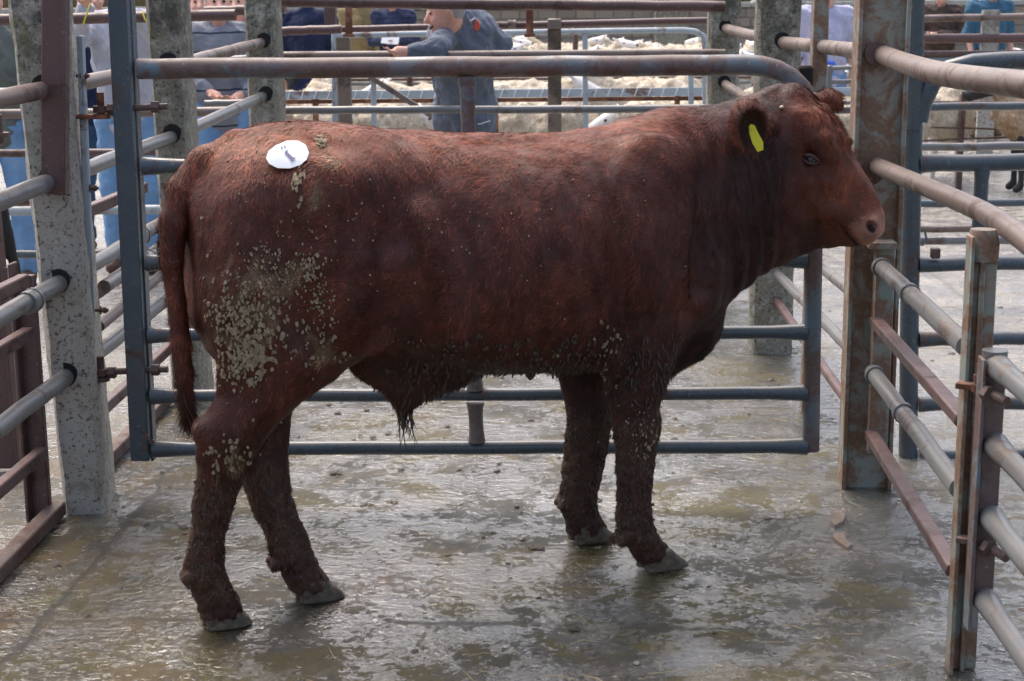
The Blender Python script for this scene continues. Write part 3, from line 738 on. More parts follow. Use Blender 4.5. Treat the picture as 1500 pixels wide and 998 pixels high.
    def hit(px, py):
        d = _ray(px, py); dl = Vector((float(np.array(d)@_cu), float(np.array(d)@_cv), d.z)).normalized(); return bvh.ray_cast(Vector(cl), dl)
    H0 = hit(420, 231); c0 = np.array(H0[0]); nn = np.array(H0[1]); nn = nn if nn@(cl-c0) > 0 else -nn
    nn = nn*.5+np.array([0, -.8, .35])*.5; nn /= np.linalg.norm(nn)
    def ongrid(px, py, off):
        h_ = hit(px, py); p = np.array(h_[0]) if h_[0] is not None else c0
        d = p-c0; hgt = d@nn; p = c0+d-nn*hgt*.35; return p+nn*off
    st = MB(); ring2 = [ongrid(x, y, .012) for x, y in pxs]; rin = [ongrid(420+(x-420)*.55, 231+(y-231)*.55, .0145) for x, y in pxs]
    bk2 = [p-nn*.0012 for p in ring2]; cc = ongrid(420, 231, .015); m = len(pxs)
    st.add(ring2+rin+bk2+[cc], [[i, (i+1) % m, m+(i+1) % m, m+i] for i in range(m)]+[[m+i, m+(i+1) % m, 3*m] for i in range(m)]+[[i, (i+1) % m, 2*m+(i+1) % m, 2*m+i] for i in range(m)]+[list(range(2*m, 3*m))])
    so = rawpart('lot_sticker', st.mesh('lot_sticker', PAPER, True), root, 'white oval lot sticker with small dark figures')
    pm = MB()
    def stroke(pts, wd):
        for (x0, y0), (x1, y1) in zip(pts, pts[1:]):
            a_, b_ = np.array([x0, y0]), np.array([x1, y1]); d = (b_-a_)/np.linalg.norm(b_-a_); q = np.array([-d[1], d[0]])*wd/2
            vs = [ongrid(*(a_+q), .0172), ongrid(*(b_+q), .0172), ongrid(*(b_-q), .0172), ongrid(*(a_-q), .0172)]
            pm.add(vs+[v+nn*.0004 for v in vs], [[0, 1, 2, 3], [7, 6, 5, 4], [0, 4, 5, 1], [2, 6, 7, 3], [1, 5, 6, 2], [0, 3, 7, 4]])
    stroke([(417, 229), (428, 238)], 4.0); stroke([(417, 229), (421, 227)], 2.2); stroke([(425, 240.5), (431.5, 236)], 2.0)
    stroke([(411, 222), (413, 224.5)], 2.2); stroke([(415, 220.5), (417.5, 223)], 2.2)
    rawpart('printed_figures', pm.mesh('printed_figures', INK, False), so)
    # ---- dried mud flakes on thigh, rump, hock, knee, belly
    fl = MB(); dk = MB()
    def flake(px, py, size, mbx, thick=.004, prob=1):
        h_ = hit(px, py)
        if h_[0] is None: return
        p = np.array(h_[0]); n_ = np.array(h_[1]); n_ = n_ if n_@(cl-p) > 0 else -n_
        # smooth normal
        t1 = np.cross(n_, [0, 0, 1.0]); t1 /= np.linalg.norm(t1)+1e-9; t2 = np.cross(t1, n_); k_ = random.randint(5, 7); a0 = random.random()*6.28; asp = random.uniform(.35, .85)
        off = random.uniform(.003, .0075); rot = random.uniform(-.5, .5)
        ring = []
        for i in range(k_):
            aa = a0+2*PI*i/k_+random.uniform(-.25, .25); rr_ = size*random.uniform(.75, 1.15); e1, e2 = rr_*asp*math.cos(aa), rr_*math.sin(aa)
            ring.append(p+t1*(e1*math.cos(rot)-e2*math.sin(rot))+t2*(e1*math.sin(rot)+e2*math.cos(rot))+n_*(off+random.uniform(-.001, .001)))
        top = [p+(q-p)*.93+n_*thick*.35 for q in ring]
        mbx.add([q-n_*.006 for q in ring]+ring+top, [[i, (i+1) % k_, k_+(i+1) % k_, k_+i] for i in range(k_)]+[[k_+i, k_+(i+1) % k_, 2*k_+(i+1) % k_, 2*k_+i] for i in range(k_)]+[[2*k_+i for i in range(k_)]])
    rnd = random.Random(3)
    def cloud(cx, cy, sx, sy, n_, s0, s1, mbx=fl, th=.0018, sl=0.0):
        for _ in range(n_):
            gx = rnd.gauss(0, 1); gy = rnd.gauss(0, 1)
            flake(cx+gx*sx+gy*sl, cy+gy*sy, rnd.uniform(s0, s1), mbx, th)
    cloud(362, 490, 26, 38, 300, .002, .0085); cloud(372, 515, 13, 18, 45, .006, .012); cloud(340, 450, 20, 14, 45, .003, .008)
    cloud(410, 390, 36, 20, 110, .002, .0055); cloud(455, 390, 6, 24, 35, .003, .007); cloud(470, 440, 12, 30, 60, .002, .004)
    cloud(438, 270, 6, 14, 34, .004, .008); cloud(468, 208, 6, 5, 16, .004, .009); cloud(455, 500, 26, 22, 40, .003, .007)
    cloud(330, 665, 20, 14, 46, .003, .008); cloud(935, 620, 18, 22, 30, .002, .005); cloud(948, 645, 8, 14, 14, .004, .008); cloud(890, 520, 9, 30, 26, .004, .008); cloud(430, 300, 60, 60, 40, .002, .004); cloud(700, 330, 130, 60, 60, .0015, .003); cloud(390, 450, 50, 60, 110, .002, .004); cloud(345, 540, 18, 18, 60, .003, .007)
    for _ in range(70): flake(rnd.uniform(560, 980), 540-rnd.random()**2*60, rnd.uniform(.003, .006), fl if rnd.random() < .12 else dk)
    for _ in range(200): flake(rnd.uniform(560, 880), 545-rnd.random()**1.6*55, rnd.choice([.002, .003, .004, .007]), dk, .003)
    for (x0, x1, y0, y1) in ((275, 350, 690, 880), (370, 470, 680, 850), (825, 895, 600, 760), (900, 960, 600, 800)):
        for _ in range(110): flake(rnd.uniform(x0, x1), rnd.uniform(y0, y1), rnd.uniform(.002, .0055), dk, .002)
    rawpart('dried_mud', fl.mesh('dried_mud', MUD, False), root, 'pale cracked dried mud stuck to the thighs, hocks and knees')['kind'] = 'stuff'
    rawpart('caked_mud', dk.mesh('caked_mud', DMUD, False), root, 'dark mud caked along the belly and lower legs')['kind'] = 'stuff'
    # dags: matted locks hanging from belly and shanks
    def wdag(c): 
        R_ = region(c); bel = sstep(c[:, 0], -.30, -.15)*(1-sstep(c[:, 0], .55, .65))*(1-sstep(c[:, 2], .60, .72))*sstep(c[:, 2], .48, .52); return bel*1.0+R_['shank']*.55*sstep(c[:, 2], .07, .12)
    Pd, kd = sample_surface(V, Q, 3600, 15, wdag); Nd = np.cross(V[Q[kd, 2]]-V[Q[kd, 0]], V[Q[kd, 3]]-V[Q[kd, 1]]); Nd /= np.linalg.norm(Nd, axis=1)[:, None]+1e-9
    Td = np.tile(np.array([-.15, 0, -1.0]), (len(Pd), 1))+RNG.normal(0, .25, (len(Pd), 3)); sk = region(Pd)['shank']
    Ld = RNG.uniform(.014, .045, len(Pd))*(1-.5*sk); Vd, Fd, md = blades(Pd, Nd, Td, Ld, RNG.uniform(.003, .007, len(Pd)), RNG.uniform(.25, .7, len(Pd)), 16, .3, 3)
    cdg = np.tile(np.array([.058, .035, .024]), (len(Pd), 1))*(0.4+RNG.random((len(Pd), 1))*1.0); rawpart('matted_locks', np_mesh('matted_locks', Vd, Fd, HAIR, np.repeat(cdg, md, 0), False), root)
    # clods hanging under the belly
    for (px, py, s_) in ((777, 545, .022), (797, 534, .008), (770, 536, .010), (745, 533, .006), (722, 538, .006), (700, 540, .006), (810, 553, .005)):
        c = np.array(w2l(at(px, py, 4.25))); 
        cd = MB(); n_ = 8
        rings = [(-1, .25), (-.5, .75), (0, .9), (.5, .75), (1.05, .15)]
        vs = [c+np.array([math.cos(2*PI*i/n_)*r_*s_*random.uniform(.8, 1.2)*.8, math.sin(2*PI*i/n_)*r_*s_*.7, -z_*s_]) for z_, r_ in rings for i in range(n_)]
        cd.add(vs, [[j*n_+i, j*n_+(i+1) % n_, (j+1)*n_+(i+1) % n_, (j+1)*n_+i] for j in range(4) for i in range(n_)]+[list(range(n_)), [4*n_+i for i in range(n_)]])
        cd.tube([c+np.array([0, 0, s_*.6]), c+np.array([0, 0, s_+.03])], [.003, .003], 5); rawpart('mud_clod', cd.mesh('mud_clod', DMUD, False), root)
    return root
# ================================================================== GROUND
def ground_mat():
    n = NT('wet_concrete'); co = n.coord(); sp = n.n('SeparateXYZ'); n.l(co, sp.inputs[0]); X, Y = sp.outputs[0], sp.outputs[1]
    big = n.noise(co, .9, 5, .6); med = n.noise(co, 3.2, 7, .68, .4); fine = n.noise(co, 28, 8, .75); grit = n.noise(co, 150, 4, .7)
    # race floor: brown-olive film over concrete
    c = n.ramp(med, [(.34, (.016, .015, .007)), (.44, (.034, .032, .020)), (.54, (.078, .076, .064)), (.66, (.16, .157, .142))])
    c = n.mix(n.ramp(n.noise(co, 1.7, 6, .7, .6), [(.49, 0.), (.57, .92)]), c, (.078, .058, .003))          # olive slime
    nb = n.math('MULTIPLY', n.math('MULTIPLY', n.math('SUBTRACT', 4.75, Y), .8, clamp=True), n.ramp(n.noise(co, 2.6, 6, .7, .4), [(.40, .0), (.58, .85)])); nb = n.math('MULTIPLY', nb, n.math('MULTIPLY', n.math('SUBTRACT', .1, X), .9, clamp=True)); c = n.mix(nb, c, (.12, .080, .034))
    pink = n.ramp(n.noise(co, 2.3, 5, .65, 1.2), [(.58, 0.), (.68, .55)]); c = n.mix(pink, c, (.15, .10, .075))
    c = n.mix(n.math('MULTIPLY', n.ramp(fine, [(.38, 1.), (.5, 0.)]), .6), c, (.035, .03, .02))
    c = n.mix(n.math('MULTIPLY', n.ramp(grit, [(.62, 0.), (.70, 1.)]), .5), c, (.27, .255, .22))
    # strip of brown silt and moss at the feet of the left fence
    lf = n.math('MULTIPLY', n.math('SUBTRACT', 1.0, n.math('SMOOTH_MIN', 1.0, n.math('MAXIMUM', 0.0, n.math('DIVIDE', n.math('ADD', X, 1.62), .75)), .1)), n.ramp(n.noise(co, 4.5, 6, .7, .8), [(.42, 0.), (.60, 1.)]))
    lf = n.math('MULTIPLY', lf, n.math('LESS_THAN', Y, 9.0), clamp=True)
    c = n.mix(n.math('MULTIPLY', lf, .8), c, (.125, .072, .014))
    # outside the race: drier pale concrete
    out = n.math('MAXIMUM', n.math('GREATER_THAN', X, 1.0), n.math('MAXIMUM', n.math('LESS_THAN', X, -1.68), n.math('GREATER_THAN', Y, 8.4)))
    pale = n.ramp(n.noise(co, 2.6, 7, .7), [(.3, (.22, .20, .17)), (.7, (.38, .36, .32))])
    pale = n.mix(n.math('MULTIPLY', n.ramp(fine, [(.38, 1.), (.5, 0.)]), .35), pale, (.15, .13, .10))
    yf = n.math('MULTIPLY', n.math('SUBTRACT', Y, 4.6), .45, clamp=True); 
    c = n.mix(n.math('MULTIPLY', out, n.math('MULTIPLY_ADD', yf, .75, .2)), c, pale)
    moss = n.math('MULTIPLY', n.ramp(n.noise(co, 3.0, 6, .75, .5), [(.56, 0.), (.66, 1.)]), n.math('LESS_THAN', X, -1.35)); c = n.mix(n.math('MULTIPLY', moss, .55), c, (.13, .15, .035))
    # cracks and slab joints: wandering lines
    wob = n.math('MULTIPLY', n.math('SUBTRACT', n.noise(co, 2.2, 6, .7), .5), .16)
    def line(axis, pos, wd, amp=1.0):
        d = n.math('ABSOLUTE', n.math('SUBTRACT', n.math('ADD', axis, n.math('MULTIPLY', wob, amp)), pos)); return n.math('SUBTRACT', 1.0, n.math('DIVIDE', d, wd), clamp=True)
    cr = n.math('MULTIPLY', n.math('MAXIMUM', line(Y, 5.02, .020, .5), line(Y, 3.86, .022, .7)), n.ramp(n.noise(co, 3.5, 5, .7), [(.46, .0), (.56, 1.)]))
    cr = n.math('MAXIMUM', cr, n.math('MAXIMUM', line(Y, 7.2, .014, .4), line(Y, 6.1, .008, .3)))
    cr2 = n.math('MULTIPLY', line(X, -1.40, .020, 1.2), n.math('LESS_THAN', Y, 5.3)); cr = n.math('MAXIMUM', cr, cr2)
    gx = n.math('MULTIPLY', n.math('MAXIMUM', line(n.math('PINGPONG', Y, .42), .0, .03, .15), line(n.math('PINGPONG', X, .5), .0, .03, .15)), n.math('MULTIPLY', n.math('GREATER_THAN', Y, 8.5), .6)); cr = n.math('MAXIMUM', cr, gx)
    c = n.mix(n.math('MULTIPLY', cr, .8), c, (.03, .026, .02))
    n.base(c)
    # water film: pooled (smooth) against draining (rippled) zones
    pool = n.ramp(n.math('ADD', n.math('MULTIPLY', big, .5), n.math('MULTIPLY', med, .5)), [(.44, 0.), (.58, 1.)])
    n.rough(n.math('ADD', n.math('MULTIPLY_ADD', pool, -.12, .20), n.math('MULTIPLY', n.math('MULTIPLY', out, yf), .22)))
    n.b.inputs['Specular IOR Level'].default_value = .62
    n.b.inputs['Coat Weight'].default_value = .8; n.b.inputs['Coat Roughness'].default_value = .03; n.b.inputs['Coat IOR'].default_value = 1.95
    n.l(n.math('MULTIPLY_ADD', out, -.5, .85), n.b.inputs['Coat Weight'])
    st = n.n('Mapping'); st.inputs['Scale'].default_value = (1.0, 1.25, 1.0); n.l(co, st.inputs[0])
    rip = n.noise(st.outputs[0], 26, 3, .5, .6); rip2 = n.noise(st.outputs[0], 70, 3, .55, .5); crust = n.noise(co, 34, 8, .8, .4)
    # water film stands in hollows; crusted high spots break through it
    fm = n.math('ADD', n.math('MULTIPLY', crust, .55), n.math('ADD', n.math('MULTIPLY', n.noise(co, 5.5, 5, .65, .6), .45), n.math('ADD', n.math('MULTIPLY', pool, -.06), n.math('MULTIPLY', nb, .020))))
    film = n.ramp(fm, [(.475, 1.), (.510, 0.)])
    film = n.math('MULTIPLY', film, n.math('MULTIPLY_ADD', cr, -1.0, 1.0, ), clamp=True)
    n.l(film, n.b.inputs['Coat Weight'])
    n.rough(n.math('MULTIPLY_ADD', film, -.42, .55)); n.b.inputs['Specular IOR Level'].default_value = .5
    hd = n.math('MULTIPLY', n.math('ADD', crust, n.math('MULTIPLY', grit, .25)), .9)
    hw = n.math('ADD', n.math('MULTIPLY', rip, .8), n.math('MULTIPLY', rip2, .42))
    b1 = n.n('Bump', Strength=.8, Distance=.012); n.l(n.math('ADD', hd, n.math('MULTIPLY', cr, -.5)), b1.inputs['Height']); n.l(b1.outputs[0], n.b.inputs['Normal'])
    b2 = n.n('Bump', Strength=1.0, Distance=.0085); n.l(hw, b2.inputs['Height']); n.l(b2.outputs[0], n.b.inputs['Coat Normal'])
    return n.m
GM = ground_mat()
def build_ground():
    # one sheet to the horizon, finely divided where the bull stands so that hollows are real
    xs = np.concatenate([[-220, -60, -20, -8], np.arange(-4, 4.01, .05), [8, 20, 60, 220]]); ys = np.concatenate([[-30, -6], np.arange(1.5, 9.01, .05), np.arange(9.5, 31, .8), [45, 80, 400]])
    gx, gy = np.meshgrid(xs, ys, indexing='ij'); P = np.stack([gx.ravel(), gy.ravel(), np.zeros(gx.size)], 1)
    z = (vnoise(P, 1.3, 91)-.5)*.010+(vnoise(P, 5, 92)-.5)*.006+(vnoise(P, 17, 93)-.5)*.003
    near = (np.abs(P[:, 0]) < 4) & (P[:, 1] > 1.4) & (P[:, 1] < 9.1); P[:, 2] = np.where(near, z-.004, -.004)
    ny = len(ys); i = np.arange(len(xs)-1)[:, None]*ny+np.arange(ny-1)[None]; i = i.ravel(); Fq = np.stack([i, i+ny, i+ny+1, i+1], 1)
    me = np_mesh('ground', P, Fq, GM); o = bpy.data.objects.new('ground', me); COL.objects.link(o); o['kind'] = 'structure'
build_ground()

# muck, pebbles and patch stones on the floor, as one loose scatter
def build_muck():
    mb = MB(); rr = random.Random(5)
    def clod(x, y, s, mat, h=.5):
        k = 7; rings = [(0, 1), (.5, .8), (1, .35)]; vs = []
        for z_, q in rings:
            for i in range(k): a = 2*PI*i/k; vs.append((x+math.cos(a)*s*q*rr.uniform(.7, 1.3), y+math.sin(a)*s*q*rr.uniform(.7, 1.3), z_*s*h-.004))
        mb.add(vs, [[j*k+i, j*k+(i+1) % k, (j+1)*k+(i+1) % k, (j+1)*k+i] for j in range(2) for i in range(k)]+[[2*k+i for i in range(k)]], mat)
    for _ in range(420):
        y = 3.1+rr.random()**1.2*5; x = rr.uniform(-1.55, .8); clod(x, y, rr.choice([.004, .005, .007, .010, .014]), rr.choice([DMUD, DMUD, DMUD, DMUD, MUDG]), rr.uniform(.3, .6))
    for _ in range(160): clod(rr.uniform(1.1, 3.2), rr.uniform(3.5, 8.5), rr.choice([.006, .01, .018]), DMUD, .35)
    for px, py in ((860, 697), (490, 694), (500, 688), (535, 737), (575, 736), (785, 801), (1245, 772), (1240, 800)): 
        for _ in range(4): p = gr(px+rr.uniform(-8, 8), py+rr.uniform(-3, 3)); clod(p.x, p.y, rr.uniform(.006, .013), DMUD, .5)
    return lone('muck_and_grit', mb, None, 'scattered dark muck and grit on the wet race floor', 'muck', kind='stuff')
MUDG = plain('grit_stone', (.17, .15, .12), .5)
STRAW = plain('wet_straw', (.40, .31, .16), .6, 0, 30, .002, c2=(.22, .16, .08))
def build_straw():
    mb = MB(); rr = random.Random(9)
    for _ in range(260):
        x, y = (rr.uniform(-1.5, .8), 3.1+rr.random()**1.3*5) if rr.random() < .6 else (rr.uniform(1.0, 3.0), rr.uniform(3.5, 9)); a = rr.uniform(0, PI); l = rr.uniform(.01, .045); d = Vector((math.cos(a), math.sin(a), 0)); q = Vector((-d.y, d.x, 0))*rr.uniform(-.3, .3)
        mb.tube([Vector((x, y, .004))-d*l, Vector((x, y, .007))+q*l, Vector((x, y, .004))+d*l], [.0012, .0015, .001], 4)
    lone('straw_wisps', mb, STRAW, 'wet straw wisps trodden into the concrete', 'straw', kind='stuff')
build_straw()
STONE = plain('pink_patch_stone', (.26, .19, .15), .45, 0, 25, .01, c2=(.16, .12, .09))
build_muck()
def patch_stone(pts, label, z=.010):
    mb = MB(); P = [gr(*p) for p in pts]; m = len(P); c = sum(P, Vector())/m
    vs = [(p.x, p.y, -.006) for p in P]+[(c.x+(p.x-c.x)*.88, c.y+(p.y-c.y)*.88, z+random.uniform(-.002, .003)) for p in P]
    mb.add(vs, [[i, (i+1) % m, m+(i+1) % m, m+i] for i in range(m)]+[[m+i for i in range(m)]]); lone('broken_stone', mb, STONE, label, 'stone')
patch_stone([(1216, 752), (1232, 750), (1240, 758), (1236, 768), (1222, 776), (1216, 768)], 'pale pinkish broken stone in the floor nearest the rusty steel post')
patch_stone([(1220, 783), (1236, 784), (1240, 794), (1250, 803), (1242, 808), (1224, 796), (1218, 790)], 'pinkish broken stone just in front of another, left of the right-hand rails')

# ================================================================== RAILS, POSTS, GATES
def bolt(name, parent, c, axis, r=.014, l=.05, mat=DARKR):
    c = Vector(c); ax = Vector(axis).normalized(); mb = MB(); mb.cyl(c, ax, r*.55, l, 10, mat); mb.cyl(c+ax*l*.22, ax, r, r*1.0, 6, mat); mb.cyl(c-ax*l*.1, ax, r*1.35, r*.25, 12, mat)
    return part(name, mb, mat, parent)

# ---------- left fence: three concrete posts with pipes threaded through them
LX = -1.57
fL = thing('concrete_post_fence', 'pipe rail fence through three weathered concrete posts left of the bull', 'fence', (LX, 4.85, 0))
def conc_post(parent, x0, x1, y0, y1, top, mat, lean=0.0, turn=0.0, label=None):
    mb = MB(); c = Vector(((x0+x1)/2, (y0+y1)/2, top/2)); R = Matrix.Rotation(turn, 3, 'Z') @ Matrix.Rotation(-lean, 3, 'Y')
    mb.box((0, 0, 0), (x1-x0, y1-y0, top), None, mat, .016)
    # subdivide roughly: chipped edges by splitting into lifts
    vs = []; nlev = 26; ring = [(-1, -.72), (-.78, -1), (.78, -1), (1, -.72), (1, .8), (.82, 1), (-.82, 1), (-1, .8)]; mb = MB(); k = len(ring)
    for j in range(nlev+1):
        z = top*j/nlev
        for (a, b) in ring:
            ch = random.uniform(-.0035, .0035); v = Vector((a*(x1-x0)/2*(1+.10*z*(1 if lean > .02 else 0))+ch, b*(y1-y0)/2+random.uniform(-.003, .003), 0)); v = Matrix.Rotation(turn, 3, 'Z')@v
            vs.append((c.x+v.x-lean*z, c.y+v.y, z-.02))
    mb.add(vs, [[j*k+i, j*k+(i+1) % k, (j+1)*k+(i+1) % k, (j+1)*k+i] for j in range(nlev) for i in range(k)]+[list(range(k))[::-1], [nlev*k+i for i in range(k)]])
    return part('post', mb, mat, parent, label)
pL1 = conc_post(fL, -1.645, -1.512, 4.735, 5.0, 1.80, CONC, .034, rad(9), 'nearest concrete post, grey with black algae at its head')
pL2 = conc_post(fL, -1.655, -1.52, 6.15, 6.40, 1.85, CONC2, .012, rad(4))
pL3 = conc_post(fL, -1.68, -1.53, 8.0, 8.25, 1.85, CONC2, .0, 0)
LZ = [(1.30, 1.32, 1.36), (1.03, 1.05, 1.10), (.72, .75, .80), (.43, .46, .50)]
for i, (za, zb, zc) in enumerate(LZ):
    m = (RAILB, GALV, GALV, GALV)[i]
    mb = MB(); y0 = 2.6; mb.pipe((LX-.01, y0, za-.012), (LX-.02, 4.80, za+.006), .0265, m, 16, 14); part('rail', mb, m, fL)
    mb = MB(); mb.pipe((LX-.015, 4.90, za+.008), (LX-.02, 6.22, zb), .025, m, 16, 12); part('rail', mb, m, fL)
    mb = MB(); mb.pipe((LX-.02, 6.3, zb), (LX-.03, 8.1, zc), .025, m, 14, 12); part('rail', mb, m, fL)
    for (yy, z_, lean) in ((4.7335, za+.012, .045), (6.148, zb+.012, .012), (7.998, zc+.01, 0)):
        mb = MB(); x = LX-.012-lean*z_*.25
        pts = [(x+.034*math.cos(t)*(1+.08*math.sin(3*t)), yy-.0015, z_+.002+.037*math.sin(t)) for t in [2*PI*q/18 for q in range(18)]]
        pb = [(a, b+.006, c) for a, b, c in pts]; mb.add(pts+pb, [list(range(18)), list(range(35, 17, -1))]+[[q, (q+1) % 18, 18+(q+1) % 18, 18+q] for q in range(18)]); part('rail_hole', mb, HOLE, pL1 if yy < 5 else pL2 if yy < 7 else pL3)
# doubled pipe with couplings in the second bay
mb = MB(); mb.pipe((LX+.02, 5.05, .66), (LX+.03, 6.9, .70), .022, GALV, 14, 10); part('rail', mb, GALV, fL)
mb = MB(); mb.pipe((LX+.012, 5.0, .54), (LX+.02, 6.6, .62), .018, RAILB, 14, 10); part('rail', mb, RAILB, fL)
for p, d in (((LX-.018, 5.62, .742), 1), ((LX+.023, 5.55, .668), 1), ((LX-.014, 5.5, .445), 1), ((LX-.016, 5.45, 1.04), 1), ((LX-.016, 4.45, .722), 1)):
    mb = MB(); mb.cyl(p, (0, 1, .01), .033, .05, 16); mb.cyl(Vector(p)+Vector((0, .03, 0)), (0, 1, 0), .036, .012, 16); part('coupling', mb, GALV, fL)
# strap down the inner side of the first post
mb = MB(); a = at(117, 52, 4.86); b = at(128, 560, 4.86); mb.bar((a.x+.002, 4.86, a.z), (b.x+.022, 4.86, b.z), .022, .02, None, .004, (0, 1, 0)); strap = part('hinge_strap', mb, PALEB, fL)
for z_ in (1.34, 1.0, .62): bolt('strap_bolt', strap, (-1.49-.02*z_, 4.86, z_), (1, 0, 0), .010, .04)
mb = MB(); mb.bar(at(80, -40, 4.69), at(78.5, 285, 4.69), .072, .012, None, .002, (0, 1, 0)); mb.bar(at(97, -40, 4.70), at(96, 285, 4.70), .010, .04, None, .002, (0, 1, 0)); part('channel_iron', mb, MAUVE, fL, 'mauve channel iron fixed to the face of the nearest concrete post')

# ---------- mauve hurdles standing outside that fence
def bars(parent, name, segs, w, h, mat):
    for a, b in segs:
        mb = MB(); mb.bar(a, b, w, h, None, .004); part(name, mb, mat, parent)
hA = thing('steel_hurdle', 'faded mauve steel hurdle low against the near side of the front left concrete post', 'hurdle', (-1.66, 4.2, 0))
bars(hA, 'rail', [((-1.655, 2.9, .755), (-1.655, 4.62, .755)), ((-1.655, 2.9, .595), (-1.655, 4.62, .595)), ((-1.655, 2.9, .20), (-1.655, 4.66, .215))], .035, .04, MAUVE)
mb = MB(); mb.bar((-1.675, 4.69, .0), (-1.675, 4.69, .76), .055, .03, None, .003, (0, 1, 0)); mb.bar((-1.705, 4.67, .0), (-1.705, 4.67, .80), .012, .06, None, .003, (0, 1, 0)); part('upright', mb, MAUVE, hA)
mb = MB(); mb.bar((-1.60, 3.0, .022), (-1.635, 4.72, .022), .05, .045, None, .004); part('sill', mb, DARKR, hA)
hB = thing('steel_hurdle', 'pinkish mauve steel hurdle in the second bay behind the front concrete post', 'hurdle', (-1.64, 5.6, 0))
bars(hB, 'rail', [((-1.64, 5.08, .60), (-1.64, 6.15, .63)), ((-1.64, 5.08, .20), (-1.64, 6.15, .225)), ((-1.70, 5.05, .86), (-1.70, 6.12, .86))], .035, .04, MAUVE)
mb = MB(); mb.bar((-1.64, 5.02, .022), (-1.66, 6.15, .022), .05, .045, None, .004); part('sill', mb, DARKR, hB)
hC = thing('pen_gate', 'dark mauve steel pen gate at the far left edge behind the pipes', 'gate', (-1.95, 5.2, 0))
mb = MB(); mb.bar((-1.955, 5.2, .012), (-1.985, 5.2, 1.16), .085, .05, None, .004, (0, 1, 0)); mb.bar((-1.915, 5.19, .012), (-1.945, 5.19, 1.16), .012, .07, None, .002, (0, 1, 0)); part('upright', mb, MAUVE, hC)
bars(hC, 'rail', [((-2.9, 5.2, .05), (-2.0, 5.2, .05)), ((-2.9, 5.2, .62), (-2.0, 5.2, .62)), ((-2.9, 5.2, 1.12), (-2.0, 5.2, 1.12))], .04, .06, MAUVE)
for z_ in (1.16, .66):
    mb = MB(); mb.cyl((-1.90, 5.17, z_), (0, 0, 1), .014, .09, 10); mb.cyl((-1.90, 5.17, z_-.02), (0, 0, 1), .032, .014, 14); mb.bar((-1.90, 5.17, z_-.045), (-1.985, 5.19, z_-.045), .03, .014, None, .002); part('hinge_pin', mb, DARKR, hC)

# ---------- the gate behind the bull
GY = 4.85
gt = thing('tubular_gate', 'long worn blue tubular steel gate closing the race behind the bull', 'gate', (-1.37, GY, 0))
a = at(190, -60, GY); b = at(209.5, 672, GY); x0 = b.x
mb = MB(); mb.bar(at(172, -60, GY), at(208, 673, GY), .060, .05, None, .003, (0, 1, 0)); mb.bar(at(190, -60, GY+.03), at(226, 673, GY+.03), .010, .045, None, .002, (0, 1, 0)); part('hinge_stile', mb, BLUE, gt, 'square blue hinge stile with rust streaks')
mb = MB(); z0 = .105
for i, (dx, dz, r_) in enumerate(((0, 0, .010), (.02, .02, .008), (-.005, .035, .009))):
    c = at(211+i*3, 655-i*5, GY-.027); mb.cyl((c.x+dx, c.y, c.z+dz*.3), (0, 1, 0), r_, .006, 12, DARKR)
part('drain_hole', mb, DARKR, gt)
# top rail with its bend into the closing stile
pts = [at(202, 101, GY)]; 
for x in range(230, 1080, 50): p = at(x, 101-5.5*(x-188)/900, GY); pts.append(p+Vector((0, random.uniform(-.002, .002), random.uniform(-.0015, .0015))))
for x, y in ((1090, 95), (1115, 97), (1138, 103), (1158, 114), (1174, 130), (1185, 151), (1191, 178), (1193.5, 210)): pts.append(at(x, y, GY))
for y in (260, 320, 380, 440, 500, 560, 610, 640, 660): pts.append(at(1193.5-1.0*(y-210)/450*6+0.0, y, GY))
rs = [.031]*len(pts)
for i in range(len(pts)): rs[i] = .031 if i < len(pts)-16 else max(.0265, .031-.0004*(i-len(pts)+16))
mb = MB(); mb.tube(pts, rs, 18); part('top_rail', mb, BLUETOP, gt, 'bent top rail, rust brown with patches of blue')
for i, (y, r_) in enumerate(((243.5, .022), (385, .021), (491, .021), (580.5, .021), (657.5, .0225))):
    a = at(200+.0377*y, y, GY); b = at(1182, y-3.5-.5*i if i < 4 else y-4, GY); mb = MB(); mb.pipe(a, b, r_, BLUE, 16, 18, .0012, .30); part('rail', mb, (BLUE, BLUE, BLUE, BLUE, GALV)[i], gt)
mb = MB(); top = at(684, 104, GY); bot = at(698.5, 655, GY)
zs = [zat(690, y, GY) for y in (101, 243, 385, 491, 580, 656)]
for i in range(5):
    za, zb = zs[i]-.022, zs[i+1]+.02; x = top.x+(bot.x-top.x)*i/5; pts = []; rs = []
    for j in range(9):
        t = j/8; pts.append((x+(bot.x-top.x)*t/5, GY, za+(zb-za)*t)); rs.append(.0225+.006*(abs(2*t-1))**3)
    mb.tube(pts, rs, 14)
part('brace', mb, BLUETOP, gt)
for y, L in ((160, .0), (545, .0)):
    c = at(148, y, GY); e = at(246, y-4, GY); mb = MB(); mb.tube([c+Vector((.01, 0, 0)), e], .0105, 10); n1 = at(170, y, GY); n2 = at(236, y-3, GY)
    mb.cyl(at(164, y+1, GY), (1, 0, 0), .019, .024, 6); mb.cyl(at(228, y-3, GY), (1, 0, 0), .019, .024, 6); mb.cyl(c+Vector((0, 0, .0)), (0, 0, 1), .024, .02, 16); part('hinge_eye', mb, DARKR, gt)
    mb = MB(); mb.cyl(c+Vector((0, 0, .012)), (0, 0, 1), .0115, .075, 10); mb.bar(c+Vector((.0, 0, -.022)), c+Vector((-.075, 0.005, -.022)), .035, .014, None, .003); mb.cyl(c+Vector((0, 0, -.022)), (0, 0, 1), .026, .014, 16); part('hinge_pin', mb, RUST if y < 300 else DARKR, gt)

